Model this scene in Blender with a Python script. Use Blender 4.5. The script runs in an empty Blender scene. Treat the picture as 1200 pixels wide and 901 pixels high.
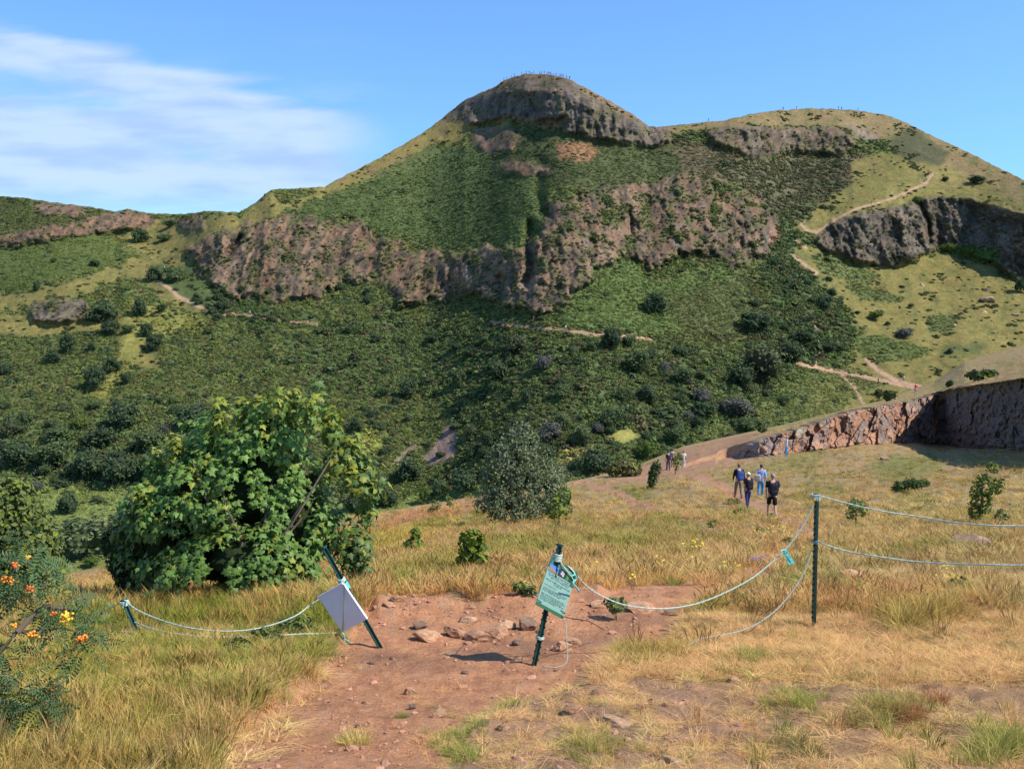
import bpy, math, random, time
import numpy as np
from mathutils import Vector, Matrix, Quaternion
T0 = time.time()
rng = np.random.default_rng(7); random.seed(7)
SC = bpy.context.scene
C = SC.collection

# ------------------------------------------------------------------ camera, sky, sun, exposure
FPX, CX, CY, PITCH = 1100.0, 600.0, 450.5, math.atan(150.5/1100)
cam = bpy.data.cameras.new('camera'); co = bpy.data.objects.new('camera', cam); C.objects.link(co)
cam.sensor_width = 36; cam.lens = 36*FPX/1200; cam.clip_start = .05; cam.clip_end = 30000
co.rotation_euler = (math.pi/2-PITCH, 0, 0); SC.camera = co
SUN_EL, SUN_AZ = math.radians(47), math.radians(90+18)          # azimuth clockwise from +Y (view direction)
S = Vector((math.cos(SUN_EL)*math.sin(SUN_AZ), math.cos(SUN_EL)*math.cos(SUN_AZ), math.sin(SUN_EL)))
sl = bpy.data.lights.new('sun', 'SUN'); so = bpy.data.objects.new('sun', sl); C.objects.link(so)
sl.energy = 4.6; sl.angle = math.radians(.53); sl.color = (1, .93, .83); so.rotation_euler = S.to_track_quat('Z', 'Y').to_euler()
SC.view_settings.view_transform = 'Standard'; SC.view_settings.look = 'None'; SC.view_settings.gamma = 1
SC.view_settings.exposure = 0.48
SC.cycles.max_bounces = 6; SC.cycles.diffuse_bounces = 3; SC.cycles.transparent_max_bounces = 6
SC.cycles.use_adaptive_sampling = True

W = bpy.data.worlds.new('World'); SC.world = W; W.use_nodes = True
nt = W.node_tree; nt.nodes.clear()
def nd(t, typ, **k):
    n = t.nodes.new(typ)
    for a, b in k.items(): setattr(n, a, b)
    return n
def mth(t, op, a, b=None, c=None, clamp=False):
    n = t.nodes.new('ShaderNodeMath'); n.operation = op; n.use_clamp = clamp
    for i, x in enumerate((a, b, c)):
        if x is None: continue
        if isinstance(x, (int, float)): n.inputs[i].default_value = x
        else: t.links.new(x, n.inputs[i])
    return n.outputs[0]
def sstep(t, x, e0, e1):
    n = t.nodes.new('ShaderNodeMapRange'); n.interpolation_type = 'SMOOTHSTEP'
    t.links.new(x, n.inputs[0])
    for i, e in ((1, e0), (2, e1)):
        if isinstance(e, (int, float)): n.inputs[i].default_value = e
        else: t.links.new(e, n.inputs[i])
    n.inputs[3].default_value = 0; n.inputs[4].default_value = 1
    return n.outputs[0]
sky = nd(nt, 'ShaderNodeTexSky', sky_type='NISHITA', sun_disc=False, sun_elevation=SUN_EL, sun_rotation=SUN_AZ,
         altitude=160, air_density=1.0, dust_density=.1, ozone_density=3.2)
tc = nd(nt, 'ShaderNodeTexCoord'); vup = nd(nt, 'ShaderNodeVectorMath', operation='MULTIPLY_ADD'); vup.inputs[1].default_value = (1, 1, .9); vup.inputs[2].default_value = (0, 0, .13)
nt.links.new(tc.outputs['Generated'], vup.inputs[0]); nt.links.new(vup.outputs[0], sky.inputs[0])
sep = nd(nt, 'ShaderNodeSeparateXYZ'); nt.links.new(tc.outputs['Generated'], sep.inputs[0])
hyp = mth(nt, 'MAXIMUM', mth(nt, 'ABSOLUTE', sep.outputs[1]), .15)
ax = mth(nt, 'DIVIDE', sep.outputs[0], hyp); az = mth(nt, 'DIVIDE', sep.outputs[2], hyp)
cmb = nd(nt, 'ShaderNodeCombineXYZ')
nt.links.new(mth(nt, 'MULTIPLY', ax, 2.6), cmb.inputs[0]); nt.links.new(mth(nt, 'MULTIPLY', az, 13.), cmb.inputs[1])
nt.links.new(sep.outputs[1], cmb.inputs[2])
n1 = nd(nt, 'ShaderNodeTexNoise'); n1.inputs['Scale'].default_value = 1.5; n1.inputs['Detail'].default_value = 8; n1.inputs['Roughness'].default_value = .5
n1.inputs['Distortion'].default_value = .35
nt.links.new(cmb.outputs[0], n1.inputs['Vector'])
n2 = nd(nt, 'ShaderNodeTexNoise'); n2.inputs['Scale'].default_value = 3.4; n2.inputs['Detail'].default_value = 5
nt.links.new(cmb.outputs[0], n2.inputs['Vector'])
# top edge of the cloud bank falls towards the right
wob = mth(nt, 'MULTIPLY', mth(nt, 'SUBTRACT', n1.outputs[0], .5), .09)
top = mth(nt, 'MAXIMUM', mth(nt, 'ADD', mth(nt, 'MULTIPLY_ADD', ax, -.27, .112), wob), .02)
top2 = mth(nt, 'SUBTRACT', top, .022)
m_top = mth(nt, 'SUBTRACT', 1., sstep(nt, az, top2, top))
m_rt = mth(nt, 'SUBTRACT', 1., sstep(nt, mth(nt, 'ADD', ax, mth(nt, 'MULTIPLY', wob, 1.6)), -.22, -.10))
m_bot = sstep(nt, az, .015, .085)
body = mth(nt, 'MULTIPLY', mth(nt, 'MULTIPLY', m_top, m_rt), m_bot)
dens = mth(nt, 'MULTIPLY', body, sstep(nt, n1.outputs[0], .17, .45), clamp=True)
veil = mth(nt, 'MULTIPLY', mth(nt, 'MULTIPLY', m_rt, sstep(nt, n2.outputs[0], .42, .75)), mth(nt, 'MULTIPLY', mth(nt, 'SUBTRACT', 1., sstep(nt, az, .08, .26)), .35))
tot = mth(nt, 'MAXIMUM', mth(nt, 'MULTIPLY', dens, .86), veil)
ccol = nd(nt, 'ShaderNodeMix', data_type='RGBA')
ccol.inputs[6].default_value = (3.3, 4.6, 7.0, 1); ccol.inputs[7].default_value = (4.6, 5.8, 7.5, 1)
nt.links.new(sstep(nt, n2.outputs[0], .3, .62), ccol.inputs[0])
mx = nd(nt, 'ShaderNodeMix', data_type='RGBA')
gain = nd(nt, 'ShaderNodeMix', data_type='RGBA', blend_type='MULTIPLY'); gain.inputs[0].default_value = 1; gain.inputs[7].default_value = (1.10, 1.50, 1.80, 1)
nt.links.new(sky.outputs[0], gain.inputs[6])
nt.links.new(tot, mx.inputs[0]); nt.links.new(gain.outputs[2], mx.inputs[6]); nt.links.new(ccol.outputs[2], mx.inputs[7])
bg = nd(nt, 'ShaderNodeBackground'); bg.inputs[1].default_value = .1
wo = nd(nt, 'ShaderNodeOutputWorld'); nt.links.new(mx.outputs[2], bg.inputs[0]); nt.links.new(bg.outputs[0], wo.inputs[0])

# ------------------------------------------------------------------ numpy helpers
ct, st = math.cos(PITCH), math.sin(PITCH)
def ray(u, v):
    u = np.asarray(u, float); v = np.asarray(v, float)
    yc = FPX*ct+(CY-v)*st; zc = -FPX*st+(CY-v)*ct
    return (u-CX)/yc, zc/yc
def pt(u, v, Y):
    b, a = ray(u, v); return np.stack([b*Y, np.ones_like(b)*Y, a*Y], -1)
def V(u, v, Y): return Vector([float(q) for q in pt(u, v, Y)])
def _h(ix, iy, iz, seed):
    return (PT[(PT[(ix.astype(np.int64)) & 1023]+iy.astype(np.int64)+seed*131) & 1023])*64
def _h_old(ix, iy, iz, seed):
    h = (ix.astype(np.int64)*374761393+iy.astype(np.int64)*668265263+iz.astype(np.int64)*2147483647+seed*974634777) & 0xffffffff
    h = ((h ^ (h >> 13))*1274126177) & 0xffffffff
    h = ((h ^ (h >> 15))*2246822519) & 0xffffffff
    return (h ^ (h >> 16)) & 0xffff
PT = np.random.default_rng(3).permutation(1024); GT = np.stack([np.cos(np.arange(1024)*2.399963), np.sin(np.arange(1024)*2.399963)], -1)
def vn(x, y, seed=0):
    """value-gradient noise about -1..1"""
    x = np.asarray(x, float); y = np.asarray(y, float)
    ix = np.floor(x); iy = np.floor(y); fx = x-ix; fy = y-iy
    sx = fx*fx*fx*(fx*(fx*6-15)+10); sy = fy*fy*fy*(fy*(fy*6-15)+10)
    jx = ix.astype(np.int64); jy = iy.astype(np.int64)
    def g(dx, dy):
        a = GT[(PT[(PT[(jx+dx) & 1023]+jy+dy+seed*131) & 1023])]
        return a[..., 0]*(fx-dx)+a[..., 1]*(fy-dy)
    a = g(0, 0); b = g(1, 0); c = g(0, 1); d = g(1, 1)
    return 1.5*((a+(b-a)*sx)*(1-sy)+(c+(d-c)*sx)*sy)
def fbm(x, y, seed=0, o=4, r=.5, ridged=False):
    t = 0; amp = 1; tot = 0
    for k in range(o):
        n = vn(x*2**k+17.3*k, y*2**k-9.1*k, seed+k)
        if ridged: n = 1-2*np.abs(n)
        t = t+n*amp; tot += amp; amp *= r
    return t/tot
def vor(x, y, seed=0):
    """F1, F2-F1 and a random value of the nearest cell"""
    ix = np.floor(x); iy = np.floor(y); z0 = np.zeros_like(ix)
    f1 = np.full(x.shape, 9.); f2 = np.full(x.shape, 9.); cid = np.zeros(x.shape)
    for dx in (-1, 0, 1):
        for dy in (-1, 0, 1):
            cx = ix+dx; cy = iy+dy
            px = cx+.1+.8*_h(cx, cy, z0, seed)/65536.; py = cy+.1+.8*_h(cx, cy, z0, seed+5)/65536.
            d = np.hypot(x-px, y-py); r = _h(cx, cy, z0, seed+9)/65536.
            new = d < f1
            f2 = np.where(new, f1, np.minimum(f2, d)); cid = np.where(new, r, cid); f1 = np.where(new, d, f1)
    return f1, f2-f1, cid
def inpoly(u, v, P):
    r = np.zeros(u.shape, bool); n = len(P)
    for i in range(n):
        x1, y1 = P[i]; x2, y2 = P[(i+1) % n]
        if y1 == y2: continue
        c = ((y1 > v) != (y2 > v)) & (u < (x2-x1)*(v-y1)/(y2-y1)+x1)
        r ^= c
    return r
def soft(u, v, P, f=3.):
    t = 0
    for dx, dy in ((0, 0), (f, 0), (-f, 0), (0, f), (0, -f), (.6*f, .6*f), (-.6*f, .6*f), (.6*f, -.6*f), (-.6*f, -.6*f)): t = t+inpoly(u+dx, v+dy, P)
    return t/9.
RX, RY = np.meshgrid(np.arange(-440, 1640, 2.), np.arange(60, 1320, 2.))
def raster(P, f=2):
    """polygon drawn into a 2-unit raster, edges blurred"""
    R = np.zeros(RX.shape, np.float32); xs = [p[0] for p in P]; ys = [p[1] for p in P]
    a = max(0, int((min(xs)+440)/2)-2); b = int((max(xs)+440)/2)+3; c = max(0, int((min(ys)-60)/2)-2); d = int((max(ys)-60)/2)+3
    R[c:d, a:b] = inpoly(RX[c:d, a:b], RY[c:d, a:b], P)
    return R, (max(0, a-8), b+8, max(0, c-8), d+8)
def look(P, u, v, f=1):
    R, (a, b, c, d) = raster(P); R[c:d, a:b] = blur(blur(R[c:d, a:b], f, 0), f, 1)
    x = np.clip((u+440)/2, 0, R.shape[1]-1.01); y = np.clip((v-60)/2, 0, R.shape[0]-1.01); i = x.astype(np.int32); j = y.astype(np.int32); fx = (x-i).astype(np.float32); fy = (y-j).astype(np.float32)
    return (R[j, i]*(1-fx)+R[j, i+1]*fx)*(1-fy)+(R[j+1, i]*(1-fx)+R[j+1, i+1]*fx)*fy
def seg(u, v, P):
    lo_u = min(p[0] for p in P)-40; hi_u = max(p[0] for p in P)+40; lo_v = min(p[1] for p in P)-40; hi_v = max(p[1] for p in P)+40
    out = np.full(u.shape, 1e3); k = (u > lo_u) & (u < hi_u) & (v > lo_v) & (v < hi_v)
    out[k] = seg_(u[k], v[k], P); return out
def seg_(u, v, P):
    d = np.full(u.shape, 1e9)
    for (x1, y1), (x2, y2) in zip(P[:-1], P[1:]):
        L = (x2-x1)**2+(y2-y1)**2+1e-9; t = np.clip(((u-x1)*(x2-x1)+(v-y1)*(y2-y1))/L, 0, 1)
        d = np.minimum(d, np.hypot(u-x1-t*(x2-x1), v-y1-t*(y2-y1)))
    return d
def ss(x, a, b):
    t = np.clip((x-a)/(b-a), 0, 1); return t*t*(3-2*t)
def mixc(c, d, m): return c*(1-m[..., None])+np.asarray(d)*m[..., None]
def blur(A, r, ax):
    if r < 1: return A
    k = 2*r+1; P = np.concatenate([np.repeat(A.take([0], ax), r, ax), A, np.repeat(A.take([-1], ax), r, ax)], ax)
    cs = np.cumsum(P, ax); z = np.zeros_like(cs.take([0], ax)); cs = np.concatenate([z, cs], ax); n = A.shape[ax]
    return (cs.take(range(k, k+n), ax)-cs.take(range(0, n), ax))/k

# ------------------------------------------------------------------ mesh helpers
def tag(o, label=None, cat=None, group=None, kind=None):
    for k, x in (('label', label), ('category', cat), ('group', group), ('kind', kind)):
        if x: o[k] = x
    return o
def npmesh(name, verts, faces, mat=None, col=None, smooth=True, midx=None):
    """faces: array (n,k) or list of such arrays"""
    fs = faces if isinstance(faces, list) and isinstance(faces[0], np.ndarray) and faces[0].ndim == 2 else [faces]
    fs = [np.asarray(f, np.int32) for f in fs if len(f)]
    m = bpy.data.meshes.new(name); v = np.asarray(verts, np.float32).reshape(-1, 3)
    m.vertices.add(len(v)); m.vertices.foreach_set('co', v.ravel())
    lp = np.concatenate([f.ravel() for f in fs]); tot = np.concatenate([np.full(len(f), f.shape[1], np.int32) for f in fs])
    m.loops.add(len(lp)); m.loops.foreach_set('vertex_index', lp); m.polygons.add(len(tot))
    stt = np.concatenate([[0], np.cumsum(tot)[:-1]]).astype(np.int32)
    m.polygons.foreach_set('loop_start', stt); m.polygons.foreach_set('loop_total', tot)
    m.polygons.foreach_set('use_smooth', np.full(len(tot), smooth))
    if midx is not None: m.polygons.foreach_set('material_index', np.asarray(midx, np.int32))
    if col is not None:
        c = np.asarray(col, np.float32)
        if c.ndim == 1: c = np.tile(c, (len(v), 1))
        if c.shape[1] == 3: c = np.concatenate([c, np.ones((len(c), 1), np.float32)], 1)
        a = m.color_attributes.new('Col', 'FLOAT_COLOR', 'POINT'); a.data.foreach_set('color', c.ravel())
    for q in (mat if isinstance(mat, (list, tuple)) else [mat]):
        if q: m.materials.append(q)
    m.update(calc_edges=True); return m
def link(name, mesh, parent=None, loc=None, rot=None):
    o = bpy.data.objects.new(name, mesh); C.objects.link(o); o.parent = parent
    if loc is not None: o.location = loc
    if rot is not None: o.rotation_euler = rot
    return o
def thing(name, label, cat, loc=(0, 0, 0), rot=(0, 0, 0), group=None, scale=None):
    o = bpy.data.objects.new(name, None); C.objects.link(o); o.location = loc; o.rotation_euler = rot
    if scale is not None: o.scale = scale if hasattr(scale, '__len__') else (scale,)*3
    o.empty_display_size = .2
    return tag(o, label, cat, group)
class MB:
    """collects simple shapes into one mesh"""
    def __init__(s): s.v = []; s.f3 = []; s.f4 = []; s.c = []; s.n = 0
    def add(s, v, f, c=None):
        v = np.asarray(v, float).reshape(-1, 3); f = np.asarray(f, int)
        if len(f): (s.f3 if f.shape[1] == 3 else s.f4).append(f+s.n)
        s.v.append(v); s.c.append(np.tile(np.asarray(c if c is not None else (1, 1, 1), float), (len(v), 1)) if np.ndim(c) < 2 else np.asarray(c)); s.n += len(v)
    def box(s, c, h, R=None, col=None):
        v = np.array([(x, y, z) for x in (-1, 1) for y in (-1, 1) for z in (-1, 1)], float)*np.asarray(h)
        if R is not None: v = v@np.array(R.to_3x3()).T
        s.add(v+np.asarray(c), [(0, 1, 3, 2), (4, 6, 7, 5), (0, 4, 5, 1), (2, 3, 7, 6), (0, 2, 6, 4), (1, 5, 7, 3)], col)
    def tube(s, P, r, n=6, col=None, cap=True):
        P = [Vector(p) for p in P]; r = list(r) if hasattr(r, '__len__') else [r]*len(P)
        vs = []; up = None
        for i, p in enumerate(P):
            t = (P[min(i+1, len(P)-1)]-P[max(i-1, 0)]).normalized()
            if up is None: up = t.orthogonal().normalized()
            up = (up-t*up.dot(t)).normalized(); q = t.cross(up)
            for k in range(n):
                a = 2*math.pi*k/n; vs.append(p+(up*math.cos(a)+q*math.sin(a))*r[i])
        f = [(i*n+k, i*n+(k+1) % n, (i+1)*n+(k+1) % n, (i+1)*n+k) for i in range(len(P)-1) for k in range(n)]
        b = s.n; s.add(vs, f, col)
        if cap and n in (4, 6, 8):
            e = len(vs)-n
            for o in (0, e):
                s.f4.extend([np.array([(b+o, b+o+1, b+o+2, b+o+3)])]+([np.array([(b+o, b+o+3, b+o+4, b+o+5)])] if n >= 6 else [])+([np.array([(b+o, b+o+5, b+o+6, b+o+7)])] if n == 8 else []))
    def mesh(s, name, mat, smooth=False):
        fs = []
        if s.f3: fs.append(np.concatenate(s.f3))
        if s.f4: fs.append(np.concatenate(s.f4))
        return npmesh(name, np.concatenate(s.v), fs, mat, np.concatenate(s.c), smooth)
    def obj(s, name, mat, parent=None, smooth=False): return link(name, s.mesh(name, mat, smooth), parent)
def ico(sub=1):
    t = (1+5**.5)/2
    v = [(-1, t, 0), (1, t, 0), (-1, -t, 0), (1, -t, 0), (0, -1, t), (0, 1, t), (0, -1, -t), (0, 1, -t), (t, 0, -1), (t, 0, 1), (-t, 0, -1), (-t, 0, 1)]
    f = [(0, 11, 5), (0, 5, 1), (0, 1, 7), (0, 7, 10), (0, 10, 11), (1, 5, 9), (5, 11, 4), (11, 10, 2), (10, 7, 6), (7, 1, 8), (3, 9, 4), (3, 4, 2), (3, 2, 6), (3, 6, 8), (3, 8, 9), (4, 9, 5), (2, 4, 11), (6, 2, 10), (8, 6, 7), (9, 8, 1)]
    v = [Vector(q).normalized() for q in v]
    for _ in range(sub):
        mid = {}; nf = []
        def m(a, b):
            k = (min(a, b), max(a, b))
            if k not in mid: mid[k] = len(v); v.append(((v[a]+v[b])/2).normalized())
            return mid[k]
        for a, b, c in f:
            x, y, z = m(a, b), m(b, c), m(c, a); nf += [(a, x, z), (b, y, x), (c, z, y), (x, y, z)]
        f = nf
    return np.array([tuple(q) for q in v]), np.array(f)

# ------------------------------------------------------------------ materials
def bsdf(name, color=(.5, .5, .5), rough=.7, metal=0, noise=None, bump=None, attr=False, spec=.5, inst=False, transl=0., sat=None):
    m = bpy.data.materials.new(name); m.use_nodes = True; t = m.node_tree; p = t.nodes['Principled BSDF']; L = t.links.new
    p.inputs['Roughness'].default_value = rough; p.inputs['Metallic'].default_value = metal
    p.inputs['Specular IOR Level'].default_value = spec
    src = None
    tcn = nd(t, 'ShaderNodeTexCoord')
    if attr or inst:
        a = nd(t, 'ShaderNodeAttribute', attribute_name='Col'); src = a.outputs['Color']
    if inst:
        b = nd(t, 'ShaderNodeAttribute', attribute_name='tint', attribute_type='INSTANCER')
        q = nd(t, 'ShaderNodeMix', data_type='RGBA', blend_type='MULTIPLY'); q.inputs[0].default_value = 1
        L(src, q.inputs[6]); L(b.outputs['Color'], q.inputs[7]); src = q.outputs[2]
    if noise:                                                   # (scale, lo, hi)
        for sc, lo, hi in (noise if isinstance(noise[0], tuple) else (noise,)):
            n = nd(t, 'ShaderNodeTexNoise'); n.inputs['Scale'].default_value = sc; n.inputs['Detail'].default_value = 6; n.inputs['Roughness'].default_value = .6
            L(tcn.outputs['Object'], n.inputs['Vector'])
            r = nd(t, 'ShaderNodeMapRange'); L(n.outputs[0], r.inputs[0]); r.inputs[1].default_value = .3; r.inputs[2].default_value = .7; r.inputs[3].default_value = lo; r.inputs[4].default_value = hi
            q = nd(t, 'ShaderNodeMix', data_type='RGBA', blend_type='MULTIPLY'); q.inputs[0].default_value = 1
            if src is None: q.inputs[6].default_value = (*color, 1)
            else: L(src, q.inputs[6])
            L(r.outputs[0], q.inputs[7]); src = q.outputs[2]
    if src is None: p.inputs['Base Color'].default_value = (*color, 1)
    else: L(src, p.inputs['Base Color'])
    if bump:                                                    # list of (scale, distance)
        prev = None
        for sc, dist in bump:
            n = nd(t, 'ShaderNodeTexNoise'); n.inputs['Scale'].default_value = sc; n.inputs['Detail'].default_value = 7; n.inputs['Roughness'].default_value = .65
            L(tcn.outputs['Object'], n.inputs['Vector'])
            b = nd(t, 'ShaderNodeBump'); b.inputs['Distance'].default_value = dist; b.inputs['Strength'].default_value = 1
            L(n.outputs[0], b.inputs['Height'])
            if prev: L(prev, b.inputs['Normal'])
            prev = b.outputs[0]
        L(prev, p.inputs['Normal'])
    if transl:
        tr = nd(t, 'ShaderNodeBsdfTranslucent'); ms = nd(t, 'ShaderNodeMixShader'); ms.inputs[0].default_value = transl
        if src is None: tr.inputs[0].default_value = (*color, 1)
        else: L(src, tr.inputs[0])
        out = t.nodes['Material Output']; L(p.outputs[0], ms.inputs[1]); L(tr.outputs[0], ms.inputs[2]); L(ms.outputs[0], out.inputs[0])
    return m
M_HILL = bsdf('hillside_cover', attr=True, rough=.95, spec=.1, noise=((.5, .8, 1.2), (.12, .85, 1.15)), bump=[(.8, .5)])
M_GROUND = bsdf('dry_ground', attr=True, rough=.95, spec=.12, noise=((3., .8, 1.2), (45., .82, 1.18)), bump=[(9., .09), (60., .02)])
M_CLIFF = bsdf('quarry_rock', attr=True, rough=.88, spec=.2, noise=((.9, .75, 1.2), (6., .8, 1.15)), bump=[(2.2, .12), (11., .03)])
M_GRASS = bsdf('grass_blades', inst=True, rough=.7, spec=.12, transl=.3)
M_BUSH = bsdf('scrub_leaves', inst=True, rough=.85, spec=.08, transl=.15)
M_LEAF = bsdf('leaf_green', attr=True, rough=.5, spec=.3, transl=.28)
M_LEAFM = bsdf('leaf_matt', attr=True, rough=.8, spec=.12, transl=.2)
M_BARK = bsdf('bark', (.12, .09, .065), .9, noise=(18, .6, 1.3), bump=[(30, .01)], spec=.1)
M_ROCK = bsdf('loose_rock', attr=True, rough=.9, spec=.15, noise=((6., .75, 1.25), (60., .85, 1.15)), bump=[(14, .02), (90, .003)])
# ------------------------------------------------------------------ the far hill: built column by column from slopes
def NP(s): return [tuple(float(q) for q in p.split(',')) for p in s.split()]
SKY = NP('-400,215 -250,225 0,230 30,232 60,237 110,243 135,248 150,245 175,250 215,251 245,247 280,249 300,237 318,222 345,221 380,219 400,208 430,193 470,171 500,153 525,133 545,117 575,104 598,91 615,87 640,87 665,92 690,105 715,119 740,133 760,148 770,149 800,146 850,141 880,134 905,130 950,127 1000,129 1040,135 1060,143 1100,163 1130,176 1165,194 1200,211 1300,255 1450,300 1600,330')
HU = np.arange(-330, 1531, 1.75); HN = 400; VB = 730.
sk = np.interp(HU, [p[0] for p in SKY], [p[1] for p in SKY])
tt = np.linspace(0, 1, HN)**.93
Vg = VB+(sk[None, :]-VB)*tt[:, None]; Ug = np.tile(HU, (HN, 1))
Vg = Vg+(fbm(HU/9., HU*0+3, 5, 4, .6)*2.0)[None]*ss(tt, .985, 1)[:, None]
sk = Vg[-1]
_wc = {}
def warp(U, Vv, a, w, seed):
    k = (id(U), w, seed)
    if k not in _wc: _wc[k] = (fbm(U/w, Vv/w, seed, 4, .6), fbm(U/w+7, Vv/w-5, seed+31, 4, .6))
    return U+a*_wc[k][0], Vv+a*_wc[k][1]
P_ = {k: NP(s) for k, s in dict(
 conetop='378,222 400,205 500,148 598,86 665,86 770,147 800,182 720,170 640,150 600,140 540,150 500,190 430,215',
 leftstrip='300,240 400,205 520,138 560,150 500,190 430,216 345,243 290,266 250,292 232,290 270,262 318,225 330,240 380,225 350,222',
 patch2='540,170 590,142 600,150 560,172 545,175',
 green1='330,252 420,216 500,172 560,172 610,190 645,215 640,265 600,292 560,292 500,284 440,268 400,250 350,262',
 green2='560,175 620,152 700,150 770,165 832,172 830,202 770,205 740,225 700,230 660,218 600,200',
 brownpatch='652,168 690,166 702,178 690,190 655,186',
 ledge1='598,96 640,92 676,100 688,112 700,126 690,130 672,118 640,112 612,108 600,104', ledge2='560,124 600,116 640,118 655,126 650,134 620,130 590,128 566,132', midcrag='556,152 590,148 612,158 600,176 570,180 556,170', midcrag2='578,192 612,188 640,196 645,206 620,206 590,202',
 cliffA='524,140 534,128 548,116 580,104 620,108 655,112 665,134 640,142 612,140 590,136 572,142 550,148 545,135 532,142',
 columns='640,132 665,112 700,118 745,142 785,150 787,166 760,172 720,165 700,162 660,154',
 crown='590,100 600,92 640,88 680,98 692,122 670,126 660,108 640,106 615,104',
 rock1='222,292 262,268 330,256 372,256 400,262 415,258 440,276 480,292 540,298 580,288 615,292 640,262 645,238 700,224 760,214 800,202 862,214 905,240 912,275 895,300 862,312 840,300 800,296 760,318 740,296 700,318 672,348 640,364 600,360 560,344 520,348 470,360 452,334 400,326 370,348 320,352 270,345 240,328',
 rock1b='222,290 268,270 290,275 262,300 240,318 228,306',
 ribs='690,230 800,222 850,250 800,300 740,296 700,320 660,355 610,355 600,320 640,300 650,260',
 upR='768,147 900,125 1040,130 1100,160 1210,210 1210,245 1150,215 1100,228 1080,200 1045,168 1010,150 960,146 880,148 830,152 780,156',
 cliffR='828,156 850,150 900,148 985,150 1006,168 990,178 930,180 882,186 868,178 836,168',
 scarR='990,144 1032,158 1028,166 1004,160',
 mixR='785,160 830,168 880,186 1000,178 1035,190 1010,205 965,235 905,245 862,214 800,200',
 duskR='840,190 900,188 1000,182 975,225 962,268 910,270 905,240 862,212',
 scrubR='1040,165 1065,148 1112,178 1105,195 1070,190 1045,180',
 yellR='1000,190 1040,178 1110,195 1210,245 1210,270 1130,232 1078,232 1050,244 1000,252 965,278 930,268 962,240 1000,215',
 bigcliff='956,280 966,266 988,254 1030,246 1064,240 1076,231 1130,233 1200,250 1260,262 1260,350 1200,332 1164,306 1140,300 1100,290 1078,300 1068,306 1040,312 1000,306 966,292',
 bigdark='1078,233 1130,234 1200,250 1260,262 1260,350 1200,332 1172,308 1150,300 1092,296 1084,262',
 ivy='1096,292 1124,300 1150,306 1172,308 1172,292 1150,288 1120,290',
 meadR='930,288 962,292 1040,315 1100,296 1140,305 1210,338 1300,360 1300,470 1080,470 960,505 940,470 975,440 1000,425 1012,385 985,352 950,322',
 fern1='985,332 1030,338 1062,350 1050,356 1005,350', fern2='1000,392 1040,394 1085,408 1088,418 1040,424 1010,420',
 fern3='960,428 1010,432 1040,450 1010,462 960,500 880,520 830,535 800,560 830,500 900,470 930,440', fern4='1085,370 1120,368 1118,390 1090,388', fern5='950,298 990,300 1035,325 1010,335 960,318', fern6='1110,405 1160,400 1150,412 1100,420',
 gully='880,240 930,262 962,300 978,345 1004,392 990,418 950,425 900,440 870,430 880,390 905,350 890,310',
 bright='655,380 690,318 735,300 760,330 800,322 850,312 890,345 900,372 850,392 760,392 700,385',
 olive2='780,350 880,320 900,360 900,400 800,400',
 leftgrass='150,262 205,256 300,252 240,288 222,308 240,330 262,352 230,366 186,352 176,330 140,322 100,345 60,350 20,364 -300,372 -300,345 40,342 100,326 140,312 165,298 128,280 160,272',
 leftgrass2='-300,372 30,368 110,360 150,372 170,398 190,432 162,430 130,385 60,392 -300,400', 
 clearing='150,350 200,362 240,372 240,384 190,392 168,400 150,440 120,470 100,460 140,410',
 lcliff='-300,292 0,276 70,262 130,250 168,246 186,260 170,268 120,273 60,280 0,291 -300,306',
 lcliff2='40,240 90,238 104,246 96,253 50,250', leftgreen='-330,200 0,228 60,236 134,248 120,256 60,266 0,272 -330,285',
 leftgreen2='-300,308 0,292 60,282 120,276 150,284 158,300 120,314 60,332 20,342 -300,350',
 outcrop='34,362 48,354 72,350 98,352 106,362 100,374 60,380 38,376', knob='208,258 240,254 238,270 222,274 210,266',
 darkleft='175,312 222,310 250,340 330,362 400,378 400,386 300,380 230,360 180,330',
 lowdark='-300,460 0,470 60,500 130,470 200,490 300,500 300,600 200,575 60,575 -300,590',
 middark='330,400 420,372 560,382 640,395 720,410 800,402 900,420 960,440 900,480 800,520 700,540 640,470 560,460 440,470 360,450',
 floor='-300,590 40,566 160,574 300,590 460,585 560,565 700,560 700,760 -300,760',
 scree='494,541 512,520 528,494 536,498 534,516 536,532 520,541 500,544', scree2='460,540 486,516 490,520 468,543',
 yp1='712,508 735,502 752,508 735,518 715,520', yp2='424,500 440,500 446,522 436,538 424,528', yp3='660,525 700,524 680,560 650,560',
 redgully='888,304 900,280 896,262 908,266 912,276 900,292 893,306').items()}
cw = lambda k, a=5, w=16, sd=11, f=2.: look(P_[k], *warp(Ug, Vg, a, w, sd))
MK = {k: cw(k, 14 if k in ('rock1', 'green1', 'green2', 'mixR', 'duskR', 'gully', 'bright', 'middark', 'lowdark', 'olive2', 'leftgrass', 'meadR') else 4.5) for k in P_}
n_lo = fbm(Ug/60, Vg/60, 3, 4); n_mid = fbm(Ug/17, Vg/14, 4, 4, .6); n_hi = fbm(Ug/5, Vg/4.2, 6, 3, .7)
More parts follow.
